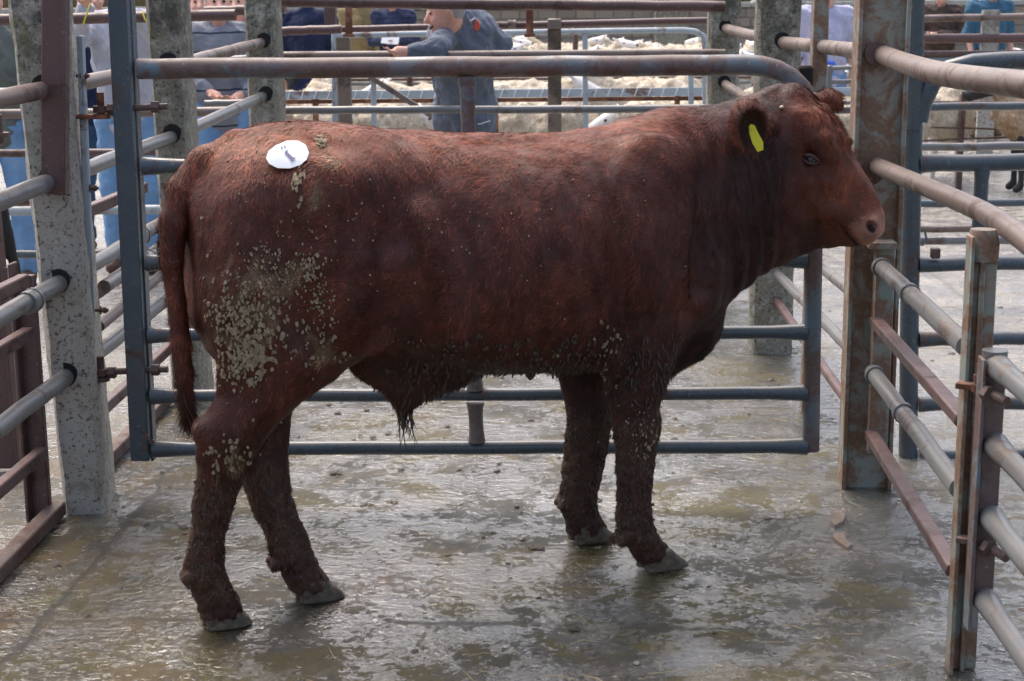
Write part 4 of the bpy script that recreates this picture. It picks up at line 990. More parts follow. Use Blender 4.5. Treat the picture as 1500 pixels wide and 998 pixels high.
# ---------- right fence: big steel post, concrete posts behind it, rails running back and towards the lens
fR = thing('steel_post_fence', 'rusty steel post with dented pipe rails bending off along the right of the race', 'fence', (.9, 5.05, 0))
mb = MB(); mb.box((.905, 5.10, .9), (.150, .10, 1.84), None, STEELP, .004); mb.box((.833, 5.038, .9), (.014, .03, 1.84), None, STEELP, .003); mb.box((.977, 5.038, .9), (.014, .03, 1.84), None, STEELP, .003); part('steel_post', mb, STEELP, fR, 'wide rusty steel channel post with green and blue paint left')
def rail_pts(pp, z=None, r=.029, mat=RAILB, parent=fR, name='rail', label=None, Y0=None):
    pts = []
    for q in pp:
        px, py = q[:2]
        if len(q) == 3: pts.append(at(px, py, q[2]))
        else: d = _ray(px, py); pts.append(CO+d*((z-CAM_H)/d.z))
    # resample smoothly
    out = []
    for i in range(len(pts)-1):
        p0, p1, p2, p3 = pts[max(i-1, 0)], pts[i], pts[i+1], pts[min(i+2, len(pts)-1)]
        for k in range(4):
            t = k/4; out.append(.5*((2*p1)+(p2-p0)*t+(2*p0-5*p1+4*p2-p3)*t*t+(3*p1-p0-3*p2+p3)*t**3))
    out.append(pts[-1]); mb = MB(); mb.tube(out, r, 18); return part(name, mb, mat, parent, label)
rail_pts([(1292, 80, 5.06), (1320, 91, 4.7), (1364, 105, 4.15), (1409, 113, 3.85), (1455, 119, 3.62), (1500, 124, 3.45), (1620, 138, 3.1), (1900, 172, 2.5), (2700, 270, 1.7)], r=.0295, label='dented top rail curving out to the right')
rail_pts([(1284, 243, 5.04), (1328, 262, 4.72), (1380, 284, 4.3), (1440, 311, 3.93), (1482, 337, 3.62), (1530, 375, 3.3), (1640, 470, 2.7), (1900, 690, 2.1), (2500, 1190, 1.45)], r=.0265, mat=RAILB)
for c, r_ in (((.885, 5.035, 1.383), .036), ((.885, 5.035, 1.018), .034)):
    mb = MB(); mb.cyl(c, (0, 1, 0), r_, .022, 18); part('weld_collar', mb, DARKR, fR)
# panel bolted between the steel post and the near post
pn = thing('rail_panel', 'four-rail steel panel between the wide rusty post and the thinner near post', 'fence panel', (.89, 4.3, 0))
mb = MB(); mb.box((.925, 4.985, .465), (.060, .045, .66), None, None, .003); mb.box((.912, 4.975, .805), (.085, .07, .022), None, None, .003); part('stile', mb, STEELP, pn)
for (a, b, rr_) in (((1288, 389, 4.97), (1416, 508, 3.64), .0245), ((1278, 545, 4.97), (1406, 716, 3.64), .0245)):
    A_, B_ = at(*a), at(*b); mb = MB(); mb.pipe(A_, B_, rr_, GALV, 16, 10); mb.cyl(A_.lerp(B_, .04), B_-A_, rr_*1.25, .03, 16); mb.cyl(A_.lerp(B_, .42), B_-A_, rr_*1.2, .03, 16); part('rail', mb, GALV, pn)
for (a, b) in (((1283, 471, 4.97), (1412, 616, 3.64)), ((1276, 637, 4.97), (1398, 836, 3.64))):
    A_, B_ = at(*a), at(*b); mb = MB(); mb.bar(A_, B_, .040, .030, None, .004); part('flat_rail', mb, MAUVE, pn)
mb = MB(); A_ = gr(1409, 984); T_ = at(1442, 345, A_.y+.0); mb.box((A_.x, A_.y+.022, T_.z/2), (.012, .045, T_.z), None, None, .002); mb.box((A_.x+.004, A_.y+.03, T_.z/2), (.062, .035, T_.z), None, None, .003); mb.box((A_.x-.030, A_.y+.0, T_.z/2), (.009, .05, T_.z), None, None, .002)
T2 = Vector((A_.x+.004, A_.y+.03, T_.z)); mb.tube([T2-Vector((0, 0, .06)), T2-Vector((0, 0, .02)), T2+Vector((0, 0, .01))], [.036, .037, .028], 16); part('near_post', mb, STEELP, pn, 'thin near post, rust and green paint')
NPX, NPY = A_.x, A_.y
# near gate hung on that post
ng = thing('near_gate', 'grey-blue steel gate cut off by the right edge, hinged on the thin near post', 'gate', (.97, 3.4, 0))
S0, S1 = at(1457, 522, 3.50), at(1438, 880, 3.50)
mb = MB(); mb.bar((S0.x, 3.50, S0.z), (S0.x-.002, 3.50, S1.z+.01), .045, .04, None, .003, (0, 1, 0)); mb.bar((S0.x-.030, 3.485, S0.z), (S0.x-.032, 3.485, S1.z-.06), .009, .05, None, .002, (0, 1, 0)); part('stile', mb, BLUETOP, ng)
mb = MB(); mb.cyl((S0.x, 3.50, S0.z+.006), (0, 0, 1), .028, .016, 16); part('cap', mb, GALV, ng)
for (a, b) in (((1462, 538), (1500, 580)), ((1458, 652), (1500, 708)), ((1452, 758), (1500, 832)), ((1443, 878), (1500, 972))):
    A_ = at(a[0], a[1], 3.48); d = 1.3; mb = MB(); mb.pipe(A_, (A_.x+.01, A_.y-d, A_.z-.003), .0235, GALV, 16, 10, .001, .25); part('rail', mb, GALV if a[1] > 600 else RAILB, ng)
for y in (568, 795):
    c = at(1436, y, 3.53); mb = MB(); mb.cyl(c, (0, 0, 1), .020, .018, 16); mb.cyl(c+Vector((-.0, 0, .03)), (0, 0, 1), .011, .05, 8); mb.cyl(c+Vector((0, 0, .022)), (0, 0, 1), .017, .014, 6); mb.bar(c+Vector((-.045, .03, 0)), c+Vector((.01, 0, 0)), .03, .014, None, .002); part('hinge', mb, RUST if y < 600 else DARKR, ng)
    c = at(1458, y+12, 3.45); mb = MB(); mb.cyl(c, (.5, -1, -.15), .011, .075, 10); mb.cyl(c+Vector((-.012, .012, .002)), (.5, -1, -.15), .021, .016, 6); part('hinge_bolt', mb, DARKR, ng)

# rear bays of the right fence
fR2 = thing('concrete_post_fence', 'sand coloured rails between two lichened concrete posts behind the bull head', 'fence', (.83, 7.1, 0))
pR2 = conc_post(fR2, .735, .925, 7.07, 7.25, 1.85, CONC2, .0, rad(-3)); pR3 = conc_post(fR2, .665, .835, 8.9, 9.07, 1.9, CONC2, 0, 0)
for i, (za, zb, zc, r_, m) in enumerate(((1.385, 1.365, 1.395, .026, RAILB), (1.03, 1.04, 1.10, .024, RAILB), (.60, .55, .52, .020, GALV), (.22, .24, .24, .018, MAUVE), (.41, .36, .36, .021, GALV))):
    mb = MB(); mb.pipe((.885, 5.16, za), (.845, 7.12, zb), r_, m, 14, 12); part('rail', mb, m, fR2)
    mb = MB(); mb.pipe((.835, 7.2, zb), (.755, 8.95, zc), r_, m, 14, 12); part('rail', mb, m, fR2)
    if i < 2:
        for (x, y, z_, p_) in ((.842, 7.062, zb+.008, pR2), (.752, 8.893, zc+.008, pR3)):
            mb = MB(); mb.cyl((x, y+.006, z_+.003), (0, 1, 0), .034, .008, 18); part('rail_hole', mb, HOLE, p_)
for z_ in (1.26, 1.45): mb = MB(); mb.cyl((.752, 8.89, z_), (0, 1, 0), .018, .02, 12); part('bolt_head', mb, GALV, pR3)
spst = thing('slam_post', 'tall thin rusty steel post just beyond the far end of the tubular gate', 'post', (.855, 6.05, 0))
mb = MB(); mb.box((.855, 6.05, .90), (.058, .058, 1.80), None, None, .004); part('shaft', mb, STEELP, spst)
mb = MB(); mb.box((.80, 6.02, 1.27), (.06, .05, .08), None, None, .01); mb.box((.80, 6.02, 1.20), (.03, .03, .06), None, None, .006); part('slam_latch', mb, HOLE, spst)

# ---------- blue gate to the right, swung back
bg2 = thing('tubular_gate', 'dark blue tubular steel gate standing open beyond the right-hand rails', 'gate', (1.12, 5.42, 0))
Yg = 5.42; A_ = at(1344, -60, Yg); mb = MB(); mb.tube([at(1341, -60, Yg), at(1338, 150, Yg), at(1333, 400, Yg), at(1330, 672, Yg)], .032, 18); mb.cyl(at(1336, 187, Yg), (0, 0, 1), .036, .012, 18); part('hinge_stile', mb, BLUE, bg2)
pts = [at(x, y, Yg) for x, y in ((1346, 178), (1352, 152), (1366, 122), (1390, 101), (1425, 92), (1470, 89), (1540, 88), (1700, 88))]; mb = MB(); mb.tube(pts, .030, 16); part('top_rail', mb, BLUE, bg2)
for y, r_ in ((237, .029), (385, .024), (495, .0235), (590, .0235), (666, .023)):
    mb = MB(); mb.pipe(at(1346, y+3, Yg), at(1720, y-4, Yg), r_, BLUE, 16, 12, .002, .15); part('rail', mb, BLUE, bg2)
mb = MB(); mb.tube([at(1440, 240, Yg), at(1438, 262, Yg), at(1434, 330, Yg), at(1432, 380, Yg)], [.030, .024, .024, .03], 14); part('brace', mb, BLUE, bg2)
mb = MB(); c = at(1370, 371, Yg-.03); mb.box(c, (.03, .03, .035), None, None, .004); part('latch_block', mb, DARKR, bg2)

# ---------- cross rails at the far end of the race
def cross(name, label, Y, x0, x1, rails, loc=None, mats=None, posts=(), cat='fence', group=None):
    t = thing(name, label, cat, (at(x0, 100, Y).x, Y, 0), 0, group)
    for (ya, yb, r_, m) in rails:
        mb = MB(); mb.pipe(at(x0, ya, Y), at(x1, yb, Y), r_, m, 12, 14, .002); part('rail', mb, m, t)
    for (px, yt, yb, wd, m) in posts:
        a = at(px, yt, Y); zb = 0.0 if yb is None else at(px, yb, Y).z
        mb = MB(); mb.bar((a.x, Y+.01, a.z), (a.x, Y+.01, zb-.01), wd, .06, None, .006, (0, 1, 0)); part('upright', mb, m, t)
    return t
e1 = cross('race_end_rails', 'mauve and brown pipe rails closing the far end of the race', 8.55, 395, 1062, [(2.5, 10, .029, MAUVE), (83, 79, .025, RAILB), (162, 159, .0215, GALV)])
e2 = cross('pen_fence', 'brown coupled pipe rail on a mauve post and a squared wooden post beyond the race', 10.2, 395, 1070, [(46, 29, .021, MAUVE)],
      posts=((482, -30, 44, .07, MAUVE), (812, 27, None, .085, WOODP), (502, 55, None, .085, WOODP)))
mb = MB(); c = at(750, 36, 10.2); mb.cyl(c, (1, 0, 0), .028, .05, 14); part('coupling', mb, RAILB, e2)
mb = MB(); c = at(812, 35, 10.15); mb.box(c, (.085, .07, .06), None, None, .006); part('rail_clamp', mb, RAILB, e2)
g4 = thing('galvanised_gate', 'pale galvanised sheep gate with rounded corner behind the man in grey overalls', 'gate', (-1.5, 10.9, 0)); Yg = 10.9
pts = [at(x, y, Yg) for x, y in ((492, 52), (600, 50), (750, 48), (900, 45.5), (1000, 44.5), (1018, 46), (1030, 53), (1033, 66), (1033, 110), (1033, 200))]; mb = MB(); mb.tube(pts, .020, 12); part('frame', mb, PALEB, g4)
mb = MB(); mb.pipe(at(492, 110, Yg), at(1033, 106, Yg), .019, PALEB, 12, 10); part('rail', mb, PALEB, g4)
mb = MB(); mb.pipe(at(496, 208, Yg), at(1033, 200, Yg), .017, PALEB, 12, 10); part('rail', mb, PALEB, g4)
for px, yt, yb, wd in ((492, 46, 235, .055), (547, 112, 185, .035), (857, 50, 215, .035), (1012, 108, 200, .035)):
    a, b = at(px, yt, Yg), at(px+1, yb, Yg); mb = MB(); mb.bar(a, b, wd, .03, None, .004, (0, 1, 0)); part('upright', mb, PALEB, g4)
mb = MB(); mb.bar(at(541, 112, Yg-.03), at(648, 180, Yg-.03), .03, .035, None, .003); part('diagonal_stay', mb, RAILB, g4)
for px, y0, y1 in ((511, 6, 52), (776, 8, 52)):
    a, b = at(px, y0, 10.12), at(px, y1, 10.12); t = thing('rusty_strap', 'rusty flat iron strap hanging over the rails '+('left of the overalled man' if px < 600 else 'right of the overalled man'), 'strap', (a.x, 10.12, 0))
    mb = MB(); mb.bar(a, b, .045, .012, None, .002, (0, 1, 0)); part('plate', mb, RUST, t); mb = MB(); mb.bar(b+Vector((-.035, 0, 0)), b+Vector((.035, 0, 0)), .03, .02, None, .003); part('foot', mb, RUST, t)
# feed barrier with notched galvanised head
fb = thing('feed_barrier', 'notched pale blue galvanised trough head in front of the sheep', 'feed barrier', (-1.2, 12.0, 0)); Yf = 12.0
mb = MB(); a, b = at(395, 140, Yf), at(1060, 134, Yf); mb.bar(a, b, .03, .062, None, .004); part('head_plate', mb, PALEB, fb)
for i in range(34):
    p = a.lerp(b, (i+.5)/34); mb = MB(); mb.bar(p+Vector((-.012, -.018, -.03)), p+Vector((.012, -.018, .034)), .007, .006, None, .001, (0, 1, 0)); part('notch', mb, PAPER, fb)
mb = MB(); mb.bar(a+Vector((0, .015, -.05)), b+Vector((0, .015, -.05)), .03, .03, None, .003); part('bottom_rail', mb, RUST, fb)
for f in (.1, .5, .9):
    p = a.lerp(b, f); mb = MB(); mb.bar((p.x, Yf+.03, p.z), (p.x, Yf+.03, 0), .04, .04, None, .003, (0, 1, 0)); part('upright', mb, RUST, fb)
e3 = cross('pen_fence', 'thin dark rails with short posts across the middle of the sheep pens', 15.0, 380, 1100, [(118, 113, .014, DARKR), (124, 121, .016, GALV), (170, 166, .014, DARKR)], posts=((843, 30, None, .05, MAUVE), (600, 112, None, .05, DARKR), (940, 112, None, .03, DARKR)))
e4 = cross('pen_fence', 'long low steel rail in front of the farthest sheep', 21.0, 200, 1260, [(82, 76, .02, PALEB), (100, 96, .02, GALV)], posts=((300, 80, None, .05, GALV), (700, 78, None, .05, GALV), (1040, 76, None, .05, GALV)))
# left pens
l1 = cross('pen_fence', 'mauve and steel rails in front of the people on the left', 8.05, -220, 345, [(34, 22, .028, MAUVE), (170, 163, .024, RAILB), (226, 222, .020, MAUVE), (311, 306, .024, PALEB), (375, 370, .022, BLUE)], posts=((-60, -40, None, .07, MAUVE),))
l2 = cross('pen_fence', 'short mauve and grey rails in front of the man with the striped jacket', 9.0, 300, 418, [(17, 13, .028, MAUVE), (88, 84, .02, GALV), (152, 149, .02, GALV)], posts=((371, -40, 200, .06, RUST),))
l3 = cross('pen_fence', 'short mauve rail in front of the man in the navy jacket seen from behind', 9.6, 372, 500, [(47, 43, .026, MAUVE)])
l4 = cross('pen_fence', 'grey and purple rails at the far left edge in front of the green coat', 6.9, -200, 46, [(137, 136, .022, GALV), (297, 295, .02, MAUVE)])
# right pens
r1 = cross('pen_hurdle', 'five-rail steel hurdle beyond the open blue gate on the right', 8.3, 1318, 1720, [(157, 153, .021, BLUE), (216, 212, .021, GALV), (299, 294, .020, BLUE), (336, 334, .018, RAILB), (354, 350, .019, GALV)], posts=((1700, 150, None, .05, GALV),), cat='hurdle')
mb = MB(); c = at(1355, 340, 8.27); mb.tube([c, c+Vector((.01, 0, -.04)), c+Vector((-.01, 0, -.07)), c+Vector((-.03, 0, -.06))], .006, 8); part('hook', mb, BLUE, r1)
r2 = cross('pen_fence', 'long brown rails on concrete uprights in front of the people on the right', 16.0, 1168, 1760, [(31, 20, .035, RAILB), (58, 54, .045, MAUVE), (82, 74, .03, MAUVE), (90, 86, .03, GALV), (133, 128, .03, MAUVE)], posts=((1452, 15, None, .165, CONC), (1700, 10, None, .165, CONC)))
r3 = cross('pen_hurdle', 'thin dark wire hurdle behind the woolly sheep on the right', 13.4, 1300, 1760, [(150, 148, .010, DARKR), (185, 197, .009, DARKR), (208, 190, .009, DARKR), (245, 240, .010, DARKR), (100, 98, .014, GALV)], posts=((1411, 138, None, .045, DARKR), (1340, 110, None, .03, GALV), (1505, 110, None, .03, GALV)), cat='hurdle')
r4 = cross('pen_fence', 'pale steel rails seen between the bull head and the wide rusty post', 11.5, 1150, 1330, [(100, 99, .016, GALV), (120, 119, .016, GALV), (136, 134, .034, PALEB), (152, 150, .014, GALV), (163, 161, .022, BLUE)], posts=((1215, 96, None, .04, GALV),))

# ---------- stone wall at the end of the yard
def wall_mat():
    n = NT('old_stone_wall'); co = n.coord(); mp = n.n('Mapping'); mp.inputs['Rotation'].default_value = (rad(90), 0, 0); n.l(co, mp.inputs[0])
    wv = n.n('TexNoise', Scale=3.0, Detail=3); n.l(co, wv.inputs['Vector']); mx = n.n('Mix', data_type='RGBA'); mx.inputs[0].default_value = .02; n.l(mp.outputs[0], mx.inputs[6]); n.l(wv.outputs['Color'], mx.inputs[7])
    bk = n.n('TexBrick'); bk.offset = .5; bk.squash = .8; bk.inputs['Scale'].default_value = 1.0; bk.inputs['Brick Width'].default_value = .42; bk.inputs['Row Height'].default_value = .17; bk.inputs['Mortar Size'].default_value = .014
    bk.inputs['Color1'].default_value = (.22, .185, .15, 1); bk.inputs['Color2'].default_value = (.36, .28, .22, 1); bk.inputs['Mortar'].default_value = (.10, .095, .08, 1); n.l(mx.outputs[2], bk.inputs['Vector'])
    c = n.mix(n.ramp(n.noise(co, 2.2, 7, .75), [(.4, 0.), (.62, .75)]), bk.outputs['Color'], (.24, .225, .19))
    c = n.mix(n.ramp(n.noise(co, 9, 5, .8), [(.58, 0.), (.64, .6)]), c, (.38, .37, .34)); n.base(c); n.rough(.9)
    n.bump(n.math('ADD', n.math('MULTIPLY', bk.outputs['Fac'], -1.0), n.noise(co, 14, 5, .7)), .8, .03); return n.m
wl = thing('stone_wall', 'old grey-brown stone wall with pale coping across the end of the yard', 'wall', (0, 30, 0))
mb = MB(); mb.box((-4, 30.2, .70), (60, .4, 1.40), None, None, .02); part('stonework', mb, wall_mat(), wl)
mb = MB(); 
for i in range(60): mb.box((-34+i*1.0+.5, 30.2, 1.45), (.985, .5, .09+random.uniform(-.01, .02)), Matrix.Rotation(random.uniform(-.01, .01), 3, 'Y'), None, .015)
part('coping', mb, plain('coping_stone', (.42, .41, .38), .85, 0, 8, .01, c2=(.30, .29, .26)), wl)
for i, x in enumerate((-9.5, 1.55, 10.5)):
    mb = MB(); mb.box((x, 29.93, .70), (.62, .14, 1.40), None, None, .03); part('buttress', mb, CONC2, wl)
# what little stands beyond the wall
GRN = plain('green_painted_boards', (.03, .11, .075), .5, 0, 6, .004, c2=(.02, .075, .05)); GRYS = plain('grey_cladding', (.42, .43, .43), .6, 0, 3, .004, c2=(.33, .34, .34))
sh = thing('green_trailer', 'green livestock trailer parked beyond the stone wall on the left', 'trailer', (-4.6, 33.5, 0))
mb = MB(); mb.box((-4.8, 33.6, 1.25), (3.0, 1.6, 1.5), None, None, .05); part('body', mb, GRN, sh)
for k in range(5): mb = MB(); mb.box((-6.0+k*.6, 32.78, 1.55), (.4, .03, .4), None, None, .01); part('window', mb, GALV, sh)
for k in (-5.6, -4.0): mb = MB(); mb.cyl((k, 32.9, .32), (0, 1, 0), .32, .2, 20); part('wheel', mb, HOLE, sh)
bd = thing('farm_shed', 'pale grey clad shed wall beyond the yard on the right', 'shed', (10, 36, 0))
mb = MB(); mb.box((12.5, 38, 1.2), (17, 4, 2.4), None, None, .03)
part('wall', mb, GRYS, bd); mb = MB()
for k in range(56): mb.box((4.1+k*.3, 35.98, 1.2), (.05, .05, 2.36), None, None, .01)
part('ribs', mb, GRYS, bd)['kind'] = 'stuff'
mb = MB(); mb.add([(3.7, 35.7, 2.4), (21.3, 35.7, 2.4), (21.3, 40.3, 2.4), (3.7, 40.3, 2.4), (3.7, 38, 3.0), (21.3, 38, 3.0)], [[0, 1, 5, 4], [2, 3, 4, 5], [0, 4, 3], [1, 2, 5], [0, 3, 2, 1]]); part('roof', mb, GALV, bd)
# ================================================================== SHEEP
def fleece_mat(name, a, b):
    n = NT(name); co = n.coord(True); c = n.ramp(n.noise(co, 6, 6, .7), [(.35, b), (.65, a)]); c = n.mix(n.ramp(n.noise(co, 40, 4, .7), [(.4, .45), (.55, 0.)]), c, tuple(x*.45 for x in b)); n.base(c); n.rough(.95)
    n.bump(n.noise(co, 55, 5, .7), .8, .012); return n.m
FLW = fleece_mat('cream_fleece', (.76, .69, .57), (.54, .44, .31)); FLB = fleece_mat('brown_patched_fleece', (.62, .52, .38), (.34, .19, .09))
FACEW = plain('white_sheep_face', (.84, .82, .79), .8, 0, 20, .003, c2=(.74, .69, .65)); FACEB = plain('black_sheep_face', (.025, .024, .024), .7); NOSE = plain('dark_sheep_nose', (.03, .025, .025), .5); EARB = plain('brown_sheep_ear', (.20, .08, .04), .8)
def lathe_field_mesh(F, mat, name, disp=None, cols=None, rl=1):
    V, Q = F.mesh_arrays(); V = relax(V, Q, rl, .5)
    if disp is not None: V = V+vnormals(V, Q)*disp(V)[:, None]
    return np_mesh(name, V, Q, mat, cols), V, Q
def sheep_meshes(black=False, head='level', res=.014):
    F = Field((-.60, -.32, 0), (.95, .32, 1.15), res)
    F.ell((0, 0, .55), (.44, .19, .21), .03)
    for sx, sy in ((.30, .10), (.30, -.10), (-.32, .10), (-.32, -.10)):
        F.cone((sx, sy, .45), (sx+(.0 if sx > 0 else -.03), sy, .24), .055, .028, .03); F.cone((sx+(.0 if sx > 0 else -.03), sy, .24), (sx, sy, .06), .026, .022, .02); F.cone((sx, sy, .06), (sx+.03, sy, .03), .026, .03, .01)
    hz = {'level': (.78, .70), 'up': (.86, .84), 'down': (.68, .58)}[head]
    F.cone((.30, 0, .60), (.46, 0, hz[0]-.02), .12, .075, .05); F.cone((.46, 0, hz[0]), (.66, 0, hz[1]), .078, .043, .03); F.cone((.60, 0, hz[1]+.02), (.68, 0, hz[1]-.005), .045, .04, .02)
    for sg in (1, -1): F.cone((.45, sg*.06, hz[0]+.045), (.42, sg*.15, hz[0]+.075), .024, .018, .012, flat=(0, .6)); F.cone((.42, sg*.15, hz[0]+.075), (.425, sg*.185, hz[0]+.07), .018, .006, .01, flat=(0, .6))
    body, _, _ = lathe_field_mesh(F, FACEB if black else FACEW, 'body')
    G = Field((-.62, -.36, .15), (.60, .36, 1.0), res)
    G.ell((-.02, 0, .57), (.50, .235, .245), .03); G.ell((-.30, 0, .57), (.23, .225, .24), .06); G.ell((.28, 0, .58), (.20, .20, .22), .06); G.cone((.25, 0, .62), (.42, 0, hz[0]-.04), .17, .105, .05)
    fl, V, Q = lathe_field_mesh(G, FLB if black else FLW, 'fleece', lambda P: (vnoise(P, 9, 3)-.5)*.05+(vnoise(P, 24, 4)-.5)*.028)
    # locks of wool
    P, k = sample_surface(V, Q, 5200, 3); FN = np.cross(V[Q[k, 2]]-V[Q[k, 0]], V[Q[k, 3]]-V[Q[k, 1]]); FN /= np.linalg.norm(FN, axis=1)[:, None]+1e-9
    T = np.tile(np.array([-.2, 0, -1.0]), (len(P), 1))+RNG.normal(0, .35, (len(P), 3)); Vh, Fh, m = blades(P-FN*.004, FN, T, RNG.uniform(.025, .055, len(P)), np.full(len(P), .009), RNG.uniform(.15, .5, len(P)), 4, .3, 2)
    lk = np_mesh('wool_locks', Vh, Fh, FLB if black else FLW)
    ev = MB(); hx = .555; 
    for sg in (1, -1): ev.cyl((hx-.01, sg*.062, hz[0]-.0+(hz[1]-hz[0])*.4+.02), (0, sg, .1), .012, .012, 8)
    eye = ev; nz = MB(); nz.cyl((.716, 0, hz[1]+.005), (1, 0, 0), .022, .02, 8)
    em = []
    for sg in (1, -1): q = MB(); q.cyl((hx-.01, sg*.062, hz[0]+(hz[1]-hz[0])*.4+.02), (0, sg, .1), .012, .012, 8); em.append(q.mesh('eye', EYE))
    return body, fl, lk, em, nz.mesh('nose', NOSE), hz
PROTO = {}
def sheep(kind, x, y, yaw, label, s=1.0, group=None, z=0.0):
    r = thing('sheep', label, 'sheep', (x, y, z), yaw, group); r.scale = (s, s, s)
    if kind not in PROTO: PROTO[kind] = sheep_meshes(kind[0], kind[1])
    b, f, l, e, n_, hz = PROTO[kind]
    rawpart('body', b, r); fo = rawpart('fleece', f, r); rawpart('wool_locks', l, fo)
    for q in e: rawpart('eye', q, r)
    rawpart('nose', n_, r); return r
W, U, B_, D = (False, 'level'), (False, 'up'), (True, 'level'), (False, 'down')
def sat(kind, px, Y, yaw, label, s=1.0, group=None): return sheep(kind, at(px, 100, Y).x, Y, yaw, label, s, group)
sat(D, 437, 12.7, rad(-8), 'white-faced sheep with brown ears nearest the squared wooden post, facing right', 1.0)
sat(D, 527, 12.5, rad(-6), 'cream sheep with dark nose standing against the overalled man, facing right', 1.02)
sat(D, 775, 12.6, rad(160), 'woolly cream sheep right of the overalled man, its shaggy side to the rails', 1.03)
sat(D, 990, 12.4, rad(187), 'sheep with its white face by the slim upright of the galvanised gate', 1.0)
sat(D, 1045, 12.9, rad(190), 'cream sheep nearest the right-hand concrete posts, behind the withers of the bull', 1.05)
sat(U, 448, 13.0, rad(80), 'white sheep with upright ears in front of the navy jacket', 1.06)
sat(W, 420, 13.6, rad(170), 'white sheep partly hidden by the concrete post left of the navy jacket', 1.0)
sat(W, 760, 14.1, rad(-5), 'white sheep with brown ear just under the notched trough head', 1.08)
sat(U, 940, 14.2, rad(180), 'clean white sheep with brown ears just right of centre under the trough head', 1.1)
sat(W, 640, 14.0, rad(175), 'sheep hidden behind the legs of the overalled man', 1.05)
rs_ = random.Random(12); k = 0
for Y, n_, s_ in ((17.2, 6, 1.02), (19.2, 5, 1.05), (22.3, 11, 1.05), (24.2, 11, 1.08), (26.0, 12, 1.05)):
    for i in range(n_):
        px = 395+(i+.5)*(690/n_)+rs_.uniform(-14, 14); far = Y > 21
        sat(rs_.choice([W, U, W]) if not far else rs_.choice([U, W, U]), px, Y+rs_.uniform(-.35, .35), rs_.choice([0, PI])+rs_.uniform(-.6, .6),
            'white sheep with pricked ears in the farthest row before the stone wall' if far else 'cream sheep packed in the middle pens between the dark rails', s_*rs_.uniform(.95, 1.06), 'sheep in the farthest pens' if far else 'sheep in the middle pens')
sat(W, 1372, 14.0, rad(95), 'shaggy cream sheep seen from behind, right of the dark gate stile', 1.06)
sat(B_, 1562, 13.2, rad(180), 'brown-patched sheep with black face and black legs at the right edge', 1.12)
sat(W, 1265, 13.2, rad(170), 'cream sheep between the bull forehead and the wide rusty post', .98)
for i, (px, Y) in enumerate(((1385, 19.0), (1430, 20.2), (1480, 19.3), (1530, 20.5), (1225, 19.5), (1260, 20.5))):
    sat(rs_.choice([W, U]), px, Y, rs_.uniform(0, 6.28), 'white sheep in the distant pens on the right', 1.0, 'sheep in the distant right pens')
for i, (px, Y) in enumerate(((255, 14.5), (310, 15.2), (340, 14.2))):
    sat(W, px, Y, rs_.uniform(0, 6.28), 'white sheep half hidden behind the people on the left', 1.0, 'sheep behind the left-hand people')
orange = plain('ginger_calf_hair', (.24, .09, .035), .7, 0, 30, .004, c2=(.15, .05, .02)); blk = plain('black_calf_hair', (.02, .018, .017), .6)

# ================================================================== PEOPLE
def cloth(name, c, c2=None, sc_=9, r=.85, wr=.02):
    n = NT(name); co = n.coord(True); b = c2 or tuple(x*.72 for x in c); n.base(n.ramp(n.noise(co, sc_, 4, .6), [(.35, b), (.65, c)])); n.rough(r); n.b.inputs['Specular IOR Level'].default_value = .25
    n.b.inputs['Sheen Weight'].default_value = .1
    n.bump(n.math('ADD', n.noise(co, 11, 3, .5, 1.5), n.math('MULTIPLY', n.noise(co, 140, 3), .1)), .7, wr); return n.m
def striped(name, c, s_, period, wd, axis=2):
    n = NT(name); co = n.coord(); sp = n.n('SeparateXYZ'); n.l(co, sp.inputs[0]); v = n.math('ADD', sp.outputs[axis], n.math('MULTIPLY', n.noise(co, 5, 2), .03))
    m = n.math('LESS_THAN', n.math('FRACT', n.math('DIVIDE', v, period)), wd); n.base(n.mix(m, c, s_)); n.rough(.85); n.bump(n.noise(co, 11, 3, .5, 1.5), .7, .02); return n.m
SKIN = plain('skin', (.74, .42, .32), .55, 0, 12, .002, c2=(.66, .33, .25)); 
JEANS = cloth('light_blue_denim', (.24, .42, .66), (.16, .31, .54), 5); JEANSD = cloth('dark_denim', (.05, .11, .20)); GREYSW = cloth('pale_grey_sweatshirt', (.55, .56, .62), (.46, .47, .53)); NAVY = cloth('navy_wool', (.018, .027, .075), (.010, .016, .045))
COVER = cloth('grey_overalls', (.17, .195, .25), (.11, .13, .17), 6, .75, .035); OLIVE = cloth('khaki_coat', (.30, .235, .11), (.22, .17, .08)); QUILT = striped('navy_quilted_nylon', (.025, .035, .09), (.008, .012, .03), .055, .18); STRIPEJ = striped('grey_striped_jacket', (.22, .235, .27), (.03, .035, .06), .115, .10)
PINK = cloth('pink_shirt', (.75, .30, .42)); GREENC = cloth('grey_green_coat', (.17, .19, .17)); LAV = cloth('lavender_tshirt', (.55, .56, .74)); BROWNJ = cloth('brown_wax_jacket', (.10, .065, .05), (.05, .035, .03)); BLUESH = cloth('blue_shirt', (.055, .15, .24)); DTROU = cloth('dark_trousers', (.03, .03, .035)); KHAKIT = cloth('khaki_trousers', (.24, .20, .14)); BOOTL = plain('brown_leather', (.10, .05, .03), .5)
HGREY = plain('grey_hair', (.45, .43, .41), .7, 0, 60, .006, c2=(.30, .29, .27)); HBR = plain('brown_hair', (.09, .05, .03), .6, 0, 60, .006, c2=(.05, .03, .02)); HBL = plain('fair_hair', (.35, .22, .11), .6, 0, 60, .006, c2=(.22, .13, .06)); LIP = plain('lips', (.45, .14, .12), .5); WHITE = plain('white_cloth', (.75, .76, .80), .8)

